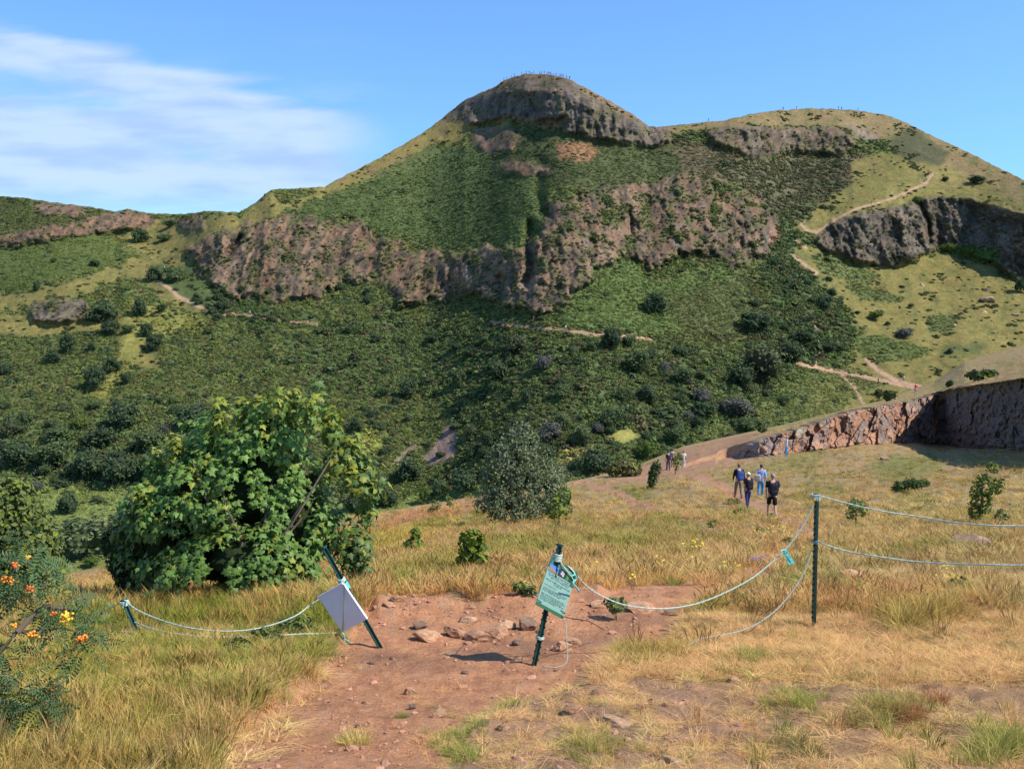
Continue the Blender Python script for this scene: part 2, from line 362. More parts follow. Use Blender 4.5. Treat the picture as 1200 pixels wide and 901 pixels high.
# slopes
cliffm = np.clip(MK['cliffA']+MK['columns']*.7+MK['cliffR']+MK['bigcliff']*1.3+MK['lcliff']*.8+MK['outcrop']*.5+MK['knob']*.5+MK['rock1']*.35*(n_mid > -.1)+MK['rock1b'], 0, 1.4)
sl = .36+.10*ss(Vg, 480, 330)+.03*n_lo
sl = np.where(Vg > 560, sl*(1-ss(Vg, 560, 610)*ss(-Ug, -700, -500)), sl)
sl = sl-.14*ss(-Ug, -330, -200)*ss(-Vg, -420, -300)
sl = sl-.12*MK['meadR']-.1*MK['upR']-.15*MK['patch2']
sl = sl+cliffm*1.5
Y = np.zeros_like(Vg); Y[0] = 170+22*ss(HU, 500, 1100)
for j in range(1, HN):
    b, a0 = ray(Ug[j-1], Vg[j-1]); _, a1 = ray(Ug[j], Vg[j])
    Y[j] = Y[j-1]*(1+(a1-a0)/np.maximum(sl[j]-a0, .12))
Y = blur(blur(blur(Y, 16, 1), 16, 1), 9, 1)
# relief: spurs and gullies, rock ribs, hummocks (metres towards the viewer)
XX = (Ug-600)/1100*Y; ZZ = (300-Vg)/1100*Y
rel = 3.5*fbm(XX/60, ZZ/60, 21, 3)
gul = np.exp(-(seg(Ug, Vg, NP('622,262 618,290 624,312 617,330'))/6)**2)*9+np.exp(-(seg(Ug, Vg, NP('636,190 630,225 640,250'))/8)**2)*6
gul += np.exp(-(seg(Ug, Vg, NP('282,278 268,296'))/4.5)**2)*9+np.exp(-(seg(Ug, Vg, NP('585,325 588,345'))/4)**2)*6+np.exp(-(seg(Ug, Vg, NP('415,262 440,290'))/7)**2)*4
gul += np.exp(-(seg(Ug, Vg, NP('1078,236 1088,262 1090,285'))/3)**2)*8+np.exp(-(seg(Ug, Vg, NP('738,250 740,275'))/3)**2)*5
rel -= gul
brk = fbm(Ug/26+.2*n_mid, Vg/26, 61, 5, .65); rockm = np.clip(MK['rock1']*ss(brk+.5*n_hi+.12*ss(Vg, 250, 330), -.30, -.02)+MK['midcrag']+MK['midcrag2']+.8*MK['ledge1']+.8*MK['ledge2']+MK['rock1b']+MK['cliffA']+MK['columns']+MK['crown']*.6+MK['cliffR']+MK['bigcliff']+MK['lcliff']+MK['lcliff2']+MK['outcrop']+MK['knob']+.5*MK['scarR'], 0, 1)
vert = fbm(XX/26+.3*n_mid, ZZ/60, 33, 4, .55, True); blk = fbm(XX/30, ZZ/13+XX/60, 34, 4, .5, True)
f1, fe, cid = vor(XX/11+.5*n_mid, ZZ/22+.5*n_hi, 3)
rkR = np.clip(MK['ledge1']*1.3+MK['ledge2']*1.3+MK['midcrag']+MK['midcrag2']+MK['rock1']+MK['rock1b']+MK['cliffA']*1.2+MK['columns']+MK['crown']+MK['cliffR']*1.2+MK['bigcliff']*1.3+MK['lcliff']+MK['lcliff2']+MK['outcrop']+MK['knob'], 0, 1.4)
fine = fbm(XX/3.2, ZZ/9, 35, 4, .65); rib = fbm(XX/8+.4*n_mid, ZZ/26, 38, 4, .6, True)
rel += rkR*(5.5*(vert-.1)+2.0*(blk-.1)+3.0*(rib-.05)+1.5*fine+1.2*(cid-.5)*ss(fe, .0, .3))
rel += 5.5*MK['columns']*fbm(XX/5.0, ZZ/34, 39, 3, .6, True)
rel += (1-rockm)*(1.5*fbm(XX/5, ZZ/4, 36, 4, .6))+2.5*MK['conetop']*fbm(XX/12, ZZ/7, 37, 4, .6, True)
# benches: ledges of grass between the crags
rel += MK['cliffA']*3*np.sin(ZZ/5+2*n_mid)
rel += MK['bigcliff']*(3.5*fbm(XX/22, ZZ/50, 40, 2, .5, True)-6*MK['bigdark']*ss(Ug, 1078, 1100))
Y2 = Y-rel*np.minimum(1, (1-tt[:, None])*30+.0)*np.clip((Vg[0:1]-Vg)/30, 0, 1)
HP = pt(Ug, Vg, Y2)
# colour of the cover
def col(*c): return np.array(c)
c = np.zeros(Vg.shape+(3,))+col(.100, .120, .038)
c = mixc(c, (.115, .095, .036), .45*ss(n_mid, 0, .4)); c = mixc(c, (.062, .085, .032), .7*ss(-n_mid, .05, .4))
YG, DY, GR, DG, RP, RG = (.19, .155, .048), (.205, .145, .066), (.078, .104, .036), (.030, .045, .020), (.235, .135, .092), (.15, .118, .092)
for k, cc, a in (('middark', (.078, .105, .038), .8), ('lowdark', (.078, .105, .038), .8), ('floor', (.155, .185, .055), .95), ('leftgreen', (.070, .082, .028), .9), ('leftgreen2', (.082, .105, .030), .9),
                 ('conetop', (.19, .13, .068), .95), ('leftstrip', YG, .95), ('patch2', YG, .9), ('green1', GR, .9), ('green2', (.070, .080, .032), .9), ('brownpatch', (.27, .145, .075), .9),
                 ('upR', DY, .95), ('mixR', (.12, .095, .055), .9), ('duskR', (.085, .085, .045), .7), ('yellR', YG, .9), ('scrubR', (.062, .066, .030), .9),
                 ('leftgrass', YG, .92), ('leftgrass2', YG, .9), ('clearing', (.20, .19, .05), .8), ('darkleft', (.065, .095, .032), .9),
                 ('gully', (.060, .085, .032), .8), ('bright', (.092, .128, .038), .7), ('olive2', (.085, .085, .035), .7),
                 ('meadR', YG, .95), ('fern1', GR, .8), ('fern2', (.085, .118, .038), .8), ('fern3', (.11, .125, .042), .75), ('fern4', GR, .8), ('fern5', GR, .8), ('fern6', GR, .7),
                 ('scree', (.26, .17, .135), .95), ('scree2', (.2, .14, .1), .8), ('yp1', (.27, .25, .07), .9), ('yp2', (.24, .25, .06), .9), ('yp3', (.27, .23, .08), .8), ('redgully', (.36, .17, .12), .95)):
    m = MK[k]*a
    if cc is YG or cc is DY: m = m*(1-.75*ss(n_mid+.5*n_hi, -.02, .4))
    c = mixc(c, np.asarray(cc)*(1+.22*n_hi[..., None]+.25*n_lo[..., None]), m)
# golden grass turning green in hollows
rc = mixc(np.zeros_like(c)+col(*RP), RG, np.clip(MK['cliffA']+MK['columns']+MK['cliffR']*.6+MK['bigcliff']*.85+MK['outcrop']+MK['crown']*.7+.35*ss(cid, .5, .9), 0, 1))
rc = rc*(.8+.45*cid[..., None]+.25*n_hi[..., None]); rc = mixc(rc, (.27, .165, .12), .6*ss(fbm(XX/12, ZZ/20, 51, 3), .18, .5)); rc = mixc(rc, (.27, .25, .235), .5*ss(fbm(XX/7, ZZ/14, 52, 4), .3, .55))
rc = rc*np.array([.80, .79, .76])*(.92+.35*fine[..., None])*(.88+.3*ss(rib, -.3, .5)[..., None]); rc = mixc(rc, (.10, .088, .078), .5*MK['cliffA']); tex = fbm(Ug/2.6, Vg/3.6, 81, 3, .7); crv = fbm(XX/6+.5*n_hi, ZZ/15, 82, 4, .6, True); rc = rc*(1+.55*tex[..., None]); rc = mixc(rc, (.048, .042, .040), .8*ss(crv, .42, .68)); c = c*(1+.38*fbm(Ug/2.4, Vg/1.9, 83, 3, .7)[..., None]); c = mixc(c, rc, rockm*(.95-.4*ss(n_hi, .1, .4)))  # cliffA faces left: its shade is painted in as darker grey
gr = ss(n_hi*.7+n_mid, -.02, .3)*rockm*(1-MK['bigcliff'])                                   # turf and heather on the ledges
c = mixc(c, (.105, .100, .040), gr*.7)
c = mixc(c, (.06, .12, .02), MK['ivy']*.9)
c = mixc(c, (.30, .20, .17), .8*MK['scarR']*ss(n_hi, -.4, .3))
for s_, w in (('186,330 197,337 210,348 235,360 255,367 285,369', 1.7), ('285,369 330,375 372,380', 1.), ('572,377 590,379 622,383 650,386 685,390 720,393 764,398', 1.5),
              ('1092,204 1086,214 1070,222 1048,232 1020,240 1000,246 985,254 972,262 958,272 945,270 938,262', 1.1), ('932,282 945,291', 1.2), ('928,298 940,308 958,320 940,332', 1.2), ('944,372 962,386', 1.3),
              ('934,426 955,431 985,436 1010,441 1045,449 1075,455 1092,457', 2.), ('957,430 954,420 960,410', 1.6), ('1015,420 1022,428 1035,438 1050,446 1088,456', 2.4), ('985,438 1002,455 1012,474', 1.3)):
    d = seg(*warp(Ug, Vg, 1.6, 9, 77), NP(s_)); c = mixc(c, (.37, .235, .15), ss(-d, -w-.8, -w+.4)*.95)
c = np.clip(c, .008, .6)
# rows behind the skyline so the hill has a back
Yb = Y2[-1]; back = []
for k in range(1, 9):
    q = HP[-1].copy(); q[:, 1] += k*22; q[:, 0] *= (1+k*22/Yb); q[:, 2] -= 3*k**1.6+1.5*k; back.append(q)
HPa = np.concatenate([HP, np.array(back)]); ca = np.concatenate([c, np.repeat(c[-1:], 8, 0)])
nr, ncl = HPa.shape[:2]
def gridf(nr, ncl):
    i = np.arange(nr*ncl).reshape(nr, ncl); return np.stack([i[:-1, :-1], i[:-1, 1:], i[1:, 1:], i[1:, :-1]], -1).reshape(-1, 4)
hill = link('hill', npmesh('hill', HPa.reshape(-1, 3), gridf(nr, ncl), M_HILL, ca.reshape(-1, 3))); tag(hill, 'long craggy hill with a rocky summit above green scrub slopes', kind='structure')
def sampler(Ugrid, Vgrid, Pg, Cg):
    du = Ugrid[0, 1]-Ugrid[0, 0]; u0 = Ugrid[0, 0]; n = Vgrid.shape[0]
    def f(u, v):
        u = np.atleast_1d(np.asarray(u, float)); v = np.atleast_1d(np.asarray(v, float))
        i = np.clip((u-u0)/du, 0, Ugrid.shape[1]-2); i0 = i.astype(int); fu = (i-i0)
        lo = np.zeros(len(u), int); hi = np.full(len(u), n-1)
        for _ in range(10):
            mid = (lo+hi)//2; g = Vgrid[mid, i0] > v; lo = np.where(g, mid, lo); hi = np.where(g, hi, mid)
        a = Vgrid[lo, i0]; b_ = Vgrid[hi, i0]; fv = np.clip((a-v)/np.maximum(a-b_, 1e-6), 0, 1)
        def L(A):
            w = fu[:, None]; z = fv[:, None]
            return (A[lo, i0]*(1-w)+A[lo, i0+1]*w)*(1-z)+(A[hi, i0]*(1-w)+A[hi, i0+1]*w)*z
        return L(Pg), L(Cg)
    return f
hs = sampler(Ug, Vg, HP, c)
def hp(u, v): return Vector([float(q) for q in hs(u, v)[0][0]])
link('plain', npmesh('plain', [(-9000, 60, -88), (9000, 60, -88), (9000, 16000, -88), (-9000, 16000, -88)], [(0, 1, 2, 3)], M_HILL, (.12, .13, .05)))['kind'] = 'structure'

# ------------------------------------------------------------------ geometry-node scatter of small plants (stuff)
def scatter(name, P, tint, scale, rotz, idx, protos, label, tilt=None):
    m = bpy.data.meshes.new(name); n = len(P); m.vertices.add(n); m.vertices.foreach_set('co', np.asarray(P, np.float32).ravel())
    a = m.attributes.new('tint', 'FLOAT_VECTOR', 'POINT'); a.data.foreach_set('vector', np.asarray(tint, np.float32).ravel())
    a = m.attributes.new('size', 'FLOAT_VECTOR', 'POINT'); a.data.foreach_set('vector', np.asarray(scale, np.float32).ravel())
    r = np.zeros((n, 3), np.float32); r[:, 2] = rotz
    if tilt is not None: r[:, :2] = tilt
    a = m.attributes.new('turn', 'FLOAT_VECTOR', 'POINT'); a.data.foreach_set('vector', r.ravel())
    a = m.attributes.new('pick', 'INT', 'POINT'); a.data.foreach_set('value', np.asarray(idx, np.int32))
    o = link(name, m); tag(o, label, kind='stuff')
    col_ = bpy.data.collections.new(name+'_source')
    for i, pm in enumerate(protos):
        q = bpy.data.objects.new('%s_source_%02d' % (name, i), pm); col_.objects.link(q)
    g = bpy.data.node_groups.new(name+'_nodes', 'GeometryNodeTree')
    g.interface.new_socket('Geometry', in_out='INPUT', socket_type='NodeSocketGeometry'); g.interface.new_socket('Geometry', in_out='OUTPUT', socket_type='NodeSocketGeometry')
    gi = g.nodes.new('NodeGroupInput'); go = g.nodes.new('NodeGroupOutput'); ip = g.nodes.new('GeometryNodeInstanceOnPoints'); ci = g.nodes.new('GeometryNodeCollectionInfo')
    ci.inputs[0].default_value = col_; ci.inputs['Separate Children'].default_value = True; ci.inputs['Reset Children'].default_value = True
    def na(nm, ty):
        q = g.nodes.new('GeometryNodeInputNamedAttribute'); q.data_type = ty; q.inputs[0].default_value = nm; return q.outputs[0]
    m2p = g.nodes.new('GeometryNodeMeshToPoints')
    g.links.new(gi.outputs[0], m2p.inputs[0]); g.links.new(m2p.outputs[0], ip.inputs['Points']); g.links.new(ci.outputs[0], ip.inputs['Instance']); ip.inputs['Pick Instance'].default_value = True
    g.links.new(na('pick', 'INT'), ip.inputs['Instance Index']); g.links.new(na('turn', 'FLOAT_VECTOR'), ip.inputs['Rotation']); g.links.new(na('size', 'FLOAT_VECTOR'), ip.inputs['Scale'])
    g.links.new(ip.outputs[0], go.inputs[0])
    md = o.modifiers.new('scatter', 'NODES'); md.node_group = g
    return o
def frames(N, roll=None):
    """rotation matrices whose z axis is N (n,3), random roll"""
    n = len(N); N = N/np.maximum(np.linalg.norm(N, axis=1, keepdims=True), 1e-9)
    a = rng.normal(size=(n, 3)) if roll is None else roll
    x = np.cross(a, N); x /= np.maximum(np.linalg.norm(x, axis=1, keepdims=True), 1e-9); y = np.cross(N, x)
    return np.stack([x, y, N], -1)
def stamp(tv, tf, P, R, s):
    """copies of template (k,3) at P with rotation R and size s"""
    s = np.asarray(s, float)
    if s.ndim == 1: s = s[:, None]
    v = np.einsum('nij,nkj->nki', R, tv[None]*s[:, None, :] if s.shape[1] == 3 else tv[None]*s[:, :, None])+P[:, None]
    f = tf[None]+(np.arange(len(P))*len(tv))[:, None, None]
    return v.reshape(-1, 3), f.reshape(-1, tf.shape[1])
DIAM_V = np.array([(0, -.5, 0), (.34, 0, .08), (0, .55, 0), (-.34, 0, .08)]); DIAM_F = np.array([(0, 1, 2, 3)])
def clump_mesh(name, n, leaf, flat=.75, seed=0, spiky=0., base=(.9, .9, .9), mat=M_BUSH, holes=.25):
    r = np.random.default_rng(seed); d = r.normal(size=(n, 3)); d /= np.linalg.norm(d, axis=1, keepdims=True); d[:, 2] = np.abs(d[:, 2])
    bump = 1+.28*fbm(d[:, 0]*2.3+seed, d[:, 1]*2.3+d[:, 2]*1.7, seed, 3)
    rad = bump*(.5)*(r.uniform(0, 1, n)**holes); P = d*rad[:, None]; P[:, 2] *= flat*1.6; P[:, 2] += .02
    N = d+r.normal(size=(n, 3))*(.45+spiky); v, f = stamp(DIAM_V, DIAM_F, P, frames(N), leaf*r.uniform(.6, 1.3, n))
    cc = r.uniform(.7, 1.3, (n, 1))*np.array(base)*(1+r.normal(size=(n, 3))*.05); cc = np.repeat(cc, 4, 0)
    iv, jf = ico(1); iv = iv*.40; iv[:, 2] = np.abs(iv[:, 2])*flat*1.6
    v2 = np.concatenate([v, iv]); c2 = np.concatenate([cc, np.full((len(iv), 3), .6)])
    return npmesh(name, v2, [f, jf+len(v)], mat, c2, False)
bushes = [clump_mesh('bush_source', 70, .26, .55, s) for s in range(4)]+[clump_mesh('bush_source', 60, .30, .3, 10+s) for s in range(2)]
def hill_scrub():
    n = 300000; u = rng.uniform(-200, 1400, n); v = rng.uniform(90, 640, n); top_ = np.interp(u, HU, sk); ok = v > top_+1.5; u, v = u[ok], v[ok]
    Pq, Cq = hs(u, v); Yq = Pq[:, 1]
    f2 = sampler(Ug, Vg, np.stack([rockm, MK['leftgrass']+MK['leftgrass2']+MK['leftstrip']+MK['patch2']+MK['upR']+MK['yellR']+MK['meadR']+MK['brownpatch']+MK['scree']+MK['scree2']+MK['yp1']+MK['redgully']+MK['scarR']+MK['clearing']*.5,
        MK['green1']+MK['green2']+MK['bright']+MK['fern1']+MK['fern2']+MK['fern3']+MK['leftgreen2']+MK['fern4']+MK['fern5']+MK['floor']], -1), np.stack([MK['gully']+MK['middark']+MK['lowdark']+MK['duskR']+MK['darkleft']+MK['scrubR'], MK['conetop'], n_mid], -1))
    A, B = f2(u, v); rock, gras, fern = A.T; dark, cone, nm = B.T
    grass_like = np.clip(gras-1.2*fern, 0, 1)
    path = (Cq[:, 0] > .30)
    dens = np.where(rock > .5, .10+.45*ss(nm, 0, .35), 1.)*(1-.93*grass_like)*np.where((cone > .5), .35, 1.)
    dens = np.where(grass_like > .5, .018+.75*ss(fbm(u/30, v/16, 73, 4, .6), .16, .42)*(fern < .5), dens); dens = np.where(path, 0, dens)
    size = rng.uniform(1.2, 2.6, len(u))*(1+.6*(rng.uniform(size=len(u)) < .1)); size = size*(.8+.5*ss(fbm(u/22, v/11, 71, 3), 0, .4)); size = np.where(dark > .5, size*1.35, size); size = np.where(fern > .5, size*.75, size); size = np.where(rock > .5, size*.65, size)
    spx = size*1100/Yq; acc = rng.uniform(size=len(u)) < dens*np.minimum(1, 13./(spx*spx)+.10)
    u, v, Pq, Cq, size, fern, dark, rock, nm, gl = (q[acc] for q in (u, v, Pq, Cq, size, fern, dark, rock, nm, grass_like))
    k = len(u); t = Cq*np.array([1.0, 1.08, .95])*rng.uniform(1.2, 1.9, (k, 1))*np.array([1.06, 1., .98])
    gor = rng.uniform(size=k); dk = np.array([.062, .088, .036]); br = np.array([.13, .118, .055])
    gcl = fbm(u/22, v/11, 71, 3); t = np.where((gor < .06+.65*ss(gcl, .05, .45))[:, None], dk*rng.uniform(.8, 1.6, (k, 1)), t); t = np.where(((gor > .84) & (fern < .5))[:, None], br*rng.uniform(.7, 1.3, (k, 1)), t)
    t = np.where(((rock > .5) | (gl > .5))[:, None], np.array([.10, .110, .042])*rng.uniform(.55, 1.6, (k, 1)), t)
    sc = np.stack([size, size*rng.uniform(.8, 1.2, k), size*rng.uniform(.55, .95, k)], -1); Pq = Pq.copy(); Pq[:, 2] -= size*.1
    idx = np.where(fern > .5, 4+rng.integers(0, 2, k), rng.integers(0, 4, k))
    print('scrub', k)
    scatter('hillside_scrub', Pq, np.clip(t, .01, .5), sc, rng.uniform(0, 6.28, k), idx, bushes, 'gorse and bracken covering the slopes of the hill')
print('hill mesh', time.time()-T0)
hill_scrub()
print('hill', time.time()-T0)
# ------------------------------------------------------------------ the near slope: lines of equal feature, planar between them
GU = np.arange(-330, 1531, 1.75)
def line(s):
    q = [tuple(float(z) for z in p.split(',')) for p in s.split()]
    return np.interp(GU, [p[0] for p in q], [p[1] for p in q]), np.exp(np.interp(GU, [p[0] for p in q], [math.log(p[2]) for p in q]))
LN = [line(s) for s in (
 '-330,1300,1.75 1530,1300,1.75',
 '-330,901,4.2 1530,901,4.2',
 '-330,760,7.2 300,760,7.3 1530,760,7.4',
 '-330,706,12 250,704,12.5 330,706,11 430,702,9.8 620,703,9.7 760,694,10.4 1000,690,10.6 1530,690,10.6',
 '-330,694,17 250,690,17 430,660,17 620,658,16.5 760,650,18 900,650,19 1530,650,18',
 '-330,688,22 60,688,22 150,680,23 300,668,24 430,640,24 620,634,24 760,610,34 900,606,37.7 1000,606,36 1530,604,36',
 '-330,686,26 60,685,27 150,672,30 300,648,34 430,622,37 600,606,46 760,580,55 900,560,62 1000,560,60 1103,558,60 1200,556,54 1530,556,46',
 '-330,685,28 60,683,29 150,668,33 300,638,40 430,613,45 600,590,56 760,560,80 850,537,90 900,534,87 1000,521,94 1070,518,102 1103,521,106 1130,523,97 1200,528,80 1300,536,62 1530,560,46',
 '-330,684.5,28.5 60,682,29.5 150,666,34 300,636,41 430,611,46 600,588,57.5 760,557,82 850,526,90.8 880,517,88.5 920,509,88.4 1000,483,95 1070,470,103 1103,463,107 1130,457,98 1200,447,81 1300,430,63 1530,400,47',
 '-330,684,32 60,680,33 100,670,35 150,660,38 300,634,46 400,611,52 480,594,58 560,581,64 620,574,68 680,562,84 740,548,100 800,523,116 850,512,122 920,497,128 973,484,140 1030,470,165 1067,457,190 1095,447,195 1130,424,205 1200,404,220 1300,380,235 1530,340,250')]
LV = [L[0] for L in LN]; LY = [L[1] for L in LN]
nseg = [60, 100, 80, 45, 45, 40, 40, 30, 26, 40]
rows_v = []; rows_Y = []; rk = []
for k in range(len(LN)-1):
    n = [46, 96, 70, 44, 46, 44, 30, 26, 40][k]
    for i in range(n):
        t = i/n; rows_v.append(LV[k]*(1-t)+LV[k+1]*t); rk.append(k+t)
        # inverse depth linear in v = a plane
        rows_Y.append(1/(1/LY[k]*(1-t)+1/LY[k+1]*t))
rows_v.append(LV[-1]); rows_Y.append(LY[-1]); rk.append(9.)
GV = np.array(rows_v); GY = np.array(rows_Y); rk = np.array(rk)[:, None]; GUg = np.tile(GU, (len(GV), 1))
cl = (GUg > 840)*(rk > 6.8)*(rk < 8.4)
sm = 1/blur(blur(1/GY, 7, 0), 7, 1); sm[:3] = GY[:3]; GY = np.where(cl, blur(GY, 2, 1), sm)
GP = pt(GUg, GV, GY); X, Yw = GP[..., 0].copy(), GP[..., 1].copy()
gn_lo = fbm(X/3.2, Yw/3.2, 101, 4); gn_px = fbm(GUg/26, GV/15, 105, 4, .6); gn_hi = fbm(GUg/7, GV/5, 108, 3, .7); gn_big = fbm(GUg/70, GV/28, 109, 3)
GM = {k: NP(s) for k, s in dict(
 dirt='215,1000 262,880 310,822 362,784 396,752 440,702 482,700 540,708 592,702 640,700 690,686 720,690 742,684 800,683 850,680 885,662 912,640 922,648 900,670 862,690 822,706 800,728 780,752 730,760 704,786 690,800 640,812 592,822 560,850 536,880 500,930 460,1000',
 dirt2='-10,1200 215,960 460,940 560,1300', 
 rocky='560,850 640,806 740,790 800,800 860,830 840,870 760,901 700,960 520,960',
 patchy='640,800 760,740 960,690 1100,690 1250,750 1300,1300 520,1300 540,880',
 straw='860,700 940,660 1250,650 1300,860 1000,850 880,800 780,780',
 lush='-330,760 0,750 150,725 330,712 372,740 340,780 260,830 200,880 120,960 -330,960',
 pink='390,640 480,598 560,585 560,600 500,612 450,632 400,662', pink2='60,690 110,676 170,668 150,690 90,698', pink3='560,640 700,640 900,610 1000,620 860,660 700,680 560,690 430,690 420,668',
 yel='400,640 440,622 520,606 560,612 480,640 430,660', grn1='430,672 560,640 640,632 720,628 780,620 760,640 640,652 560,668 470,690', grn2='1010,548 1060,530 1110,536 1100,556 1040,566',
 grn3='700,618 790,600 830,618 820,660 740,660', gold='780,640 900,620 960,600 1200,560 1300,560 1300,640 1000,650 900,680 780,670',
 cliffdirt='700,566 760,548 800,526 850,512 890,508 905,530 850,546 800,556 760,566 720,572',
 rim='850,512 920,497 973,484 1067,458 1095,452 1130,440 1200,428 1200,450 1100,465 1000,485 920,510', bare='1085,470 1140,440 1200,425 1300,420 1300,460 1180,452').items()}
gw = lambda k, a=9, w=22: look(GM[k], *warp(GUg, GV, a, w, 60), 2)
G = {k: gw(k) for k in GM}
pths = [('672,562 700,572 724,580 752,590 770,598 800,606 820,612', 3.5), ('724,580 740,592 752,606 745,612', 2.2), ('820,560 850,572 872,586 905,600 930,612 950,628 930,650 900,672', 5.), ('770,556 800,556 840,566 870,580', 3.)]
pm = 0
for s_, w in pths:
    d = seg(*warp(GUg, GV, 4, 16, 80), NP(s_)); pm = np.maximum(pm, ss(-d, -w-1.5, -w+1.5))
pm = pm*ss(gn_hi, -.7, -.1)
dirt = np.clip(G['dirt']+G['dirt2'], 0, 1); strip = np.exp(-(seg(GUg, GV, NP('445,712 490,712 560,700 620,706 700,696'))/9)**2)
rel = .05*gn_lo+.03*fbm(X/.9, Yw/.9, 102, 4)*np.clip(Yw/6, .4, 2.5)
rel += (Yw > 14)*np.clip((Yw-14)/30, 0, 1)*.28*fbm(X/7, Yw/9, 111, 3)
rel += -.12*G['dirt']*ss(GV, 690, 740)*ss(-GV, -900, -780)+.10*strip
f1, fe, cid = vor(X/.42+.4*gn_lo, Yw/.55, 7)
slab = np.clip(G['rocky']*.9+.55*G['patchy']*ss(gn_px, .0, .3), 0, 1)*(1-.5*G['dirt'])
rel += slab*(.022*cid*ss(fe, .0, .12)+.014*fbm(X/.3, Yw/.3, 116, 3, .5))
rel += .035*ss(fbm(X/.45, Yw/.45, 121, 3), 0, .4)*(1-dirt)
rel += .22*np.exp(-((GUg-1130)/52)**2-((GV-655)/16)**2)*1+.10*np.exp(-((GUg-985)/30)**2-((GV-680)/8)**2)
rel += (.010*fbm(X/.16, Yw/.2, 119, 3, .6)+.02*G['dirt']*fbm(X/.5, Yw/.7, 120, 3, .6, True))*ss(-Yw, -14, -6)
rel += .12*np.exp(-((GUg-300)/130)**2-((GV-712)/20)**2)
fade = np.clip((9-rk)/.25, 0, 1); GP[..., 2] += rel*fade
# colour
red = col(.58, .275, .135); base = col(.31, .225, .105)
g = np.zeros(GV.shape+(3,))+base
g = mixc(g, (.22, .19, .06), .7*ss(gn_big, .0, .4)); g = mixc(g, (.34, .24, .14), .5*ss(gn_px, .1, .4))
for k, cc, a in (('gold', (.36, .28, .14), .8), ('pink3', (.38, .25, .14), .7), ('pink', (.37, .185, .11), .9), ('pink2', (.42, .25, .12), .9), ('yel', (.27, .235, .05), .85), ('grn1', (.19, .20, .05), .8), ('grn2', (.18, .18, .06), .8), ('grn3', (.2, .2, .06), .6),
                 ('lush', (.27, .21, .075), .85), ('straw', (.36, .275, .16), .85), ('rim', (.33, .245, .10), .6), ('bare', (.34, .22, .13), .4)):
    g = mixc(g, np.asarray(cc)*(1+.2*gn_hi[..., None]+.12*gn_px[..., None]), G[k]*a)
pc = mixc(np.zeros_like(g)+col(.40, .225, .115), (.52, .28, .15), ss(gn_px+.4*gn_hi, -.05, .25)); g = mixc(g, pc, G['patchy']*.9)
dc = np.zeros_like(g)+red; dc = mixc(dc, (.44, .20, .11), ss(gn_px, .0, .35)*.8); dc = mixc(dc, (.56, .32, .19), ss(-gn_px, .1, .4)*.6); dc = mixc(dc, (.20, .115, .075), .40*ss(fbm(X/1.7, Yw/1.7, 131, 4), .15, .4))
g = mixc(g, dc*(1+.1*gn_hi[..., None]), dirt); g = mixc(g, (.40, .235, .155), slab*.55*ss(fe, .02, .15)); g = mixc(g, (.38, .2, .12), G['cliffdirt']*.85*ss(gn_hi+.6*gn_px, -.6, 0)); g = mixc(g, (.40, .21, .125), pm*.9)
g = mixc(g, (.47, .36, .2), .35*ss(gn_hi, .25, .5)*(1-dirt)*ss(GV, 640, 700))
g = np.clip(g, .01, .7)
# rows falling away behind the crest
bk = []; q0 = GP[-1]
for k in range(1, 11):
    q = q0.copy(); s_ = 1+k*6/q0[:, 1]; q[:, 1] += k*6; q[:, 0] *= s_; q[:, 2] -= .32*k*6+.05*(k*k)*ss(-q0[:, 1], -120, -60)*1.5
    bk.append(q)
GPa = np.concatenate([GP, np.array(bk)]); ga = np.concatenate([g, np.repeat(g[-1:], 10, 0)])
# and a strip under and behind the camera
q = GP[0].copy(); q2 = q.copy(); q2[:, 1] = -12; q2[:, 0] *= 9; q2[:, 2] = -1.2; q1 = q.copy(); q1[:, 1] = 0; q1[:, 0] *= 2; q1[:, 2] = -1.62
GPa = np.concatenate([[q2, q1], GPa]); ga = np.concatenate([[g[0], g[0]], ga])
ground = link('ground', npmesh('ground', GPa.reshape(-1, 3), gridf(*GPa.shape[:2]), M_GROUND, ga.reshape(-1, 3))); tag(ground, 'dry grassy slope with a bare red earth path', kind='structure')
gs = sampler(GUg, GV, GP, g)
def gp(u, v): return Vector([float(q) for q in gs(u, v)[0][0]])

# ------------------------------------------------------------------ quarried rock face on the right
cu = np.arange(838, 1500, .9); cr = 84
vb = np.interp(cu, GU, LV[7])+4; vt = np.interp(cu, GU, LV[8])-1.0-1.5*ss(cu, 1090, 1110); vt = vb+(vt-vb)*(.25+.75*ss(cu, 838, 905)); Yb = np.interp(cu, GU, blur(LY[7], 2, 0)); Yt = np.interp(cu, GU, blur(LY[8], 2, 0))
t = np.linspace(0, 1, cr)[:, None]; Ucl = np.tile(cu, (cr, 1)); jag = fbm(cu/6, cu*0, 140, 4, .6)*3.2*ss(cu, 880, 960)
Vcl = vb[None]*(1-t)+(vt+jag)[None]*t; Ycl = Yb[None]*(1-t)+Yt[None]*t
Xc = (Ucl-600)/1100*Ycl; along = Xc.copy(); dpt = (300-Vcl)/1100*Ycl; along = along-(Ucl > 1103)*(Ycl-106)*.65
hh = t*(Vcl[0:1]-Vcl[-1:])/1100*Ycl
w1 = .5*fbm(along/2.5, hh/2.5, 141, 3)
dp = along*.5+hh*.87; cr_ = along*.87-hh*.5; f1, fe, cid = vor(cr_/1.3+.5*w1, dp/2.0+w1, 21); f1b, feb, cidb = vor(cr_/.5+w1, dp/.8-.5*w1, 22)
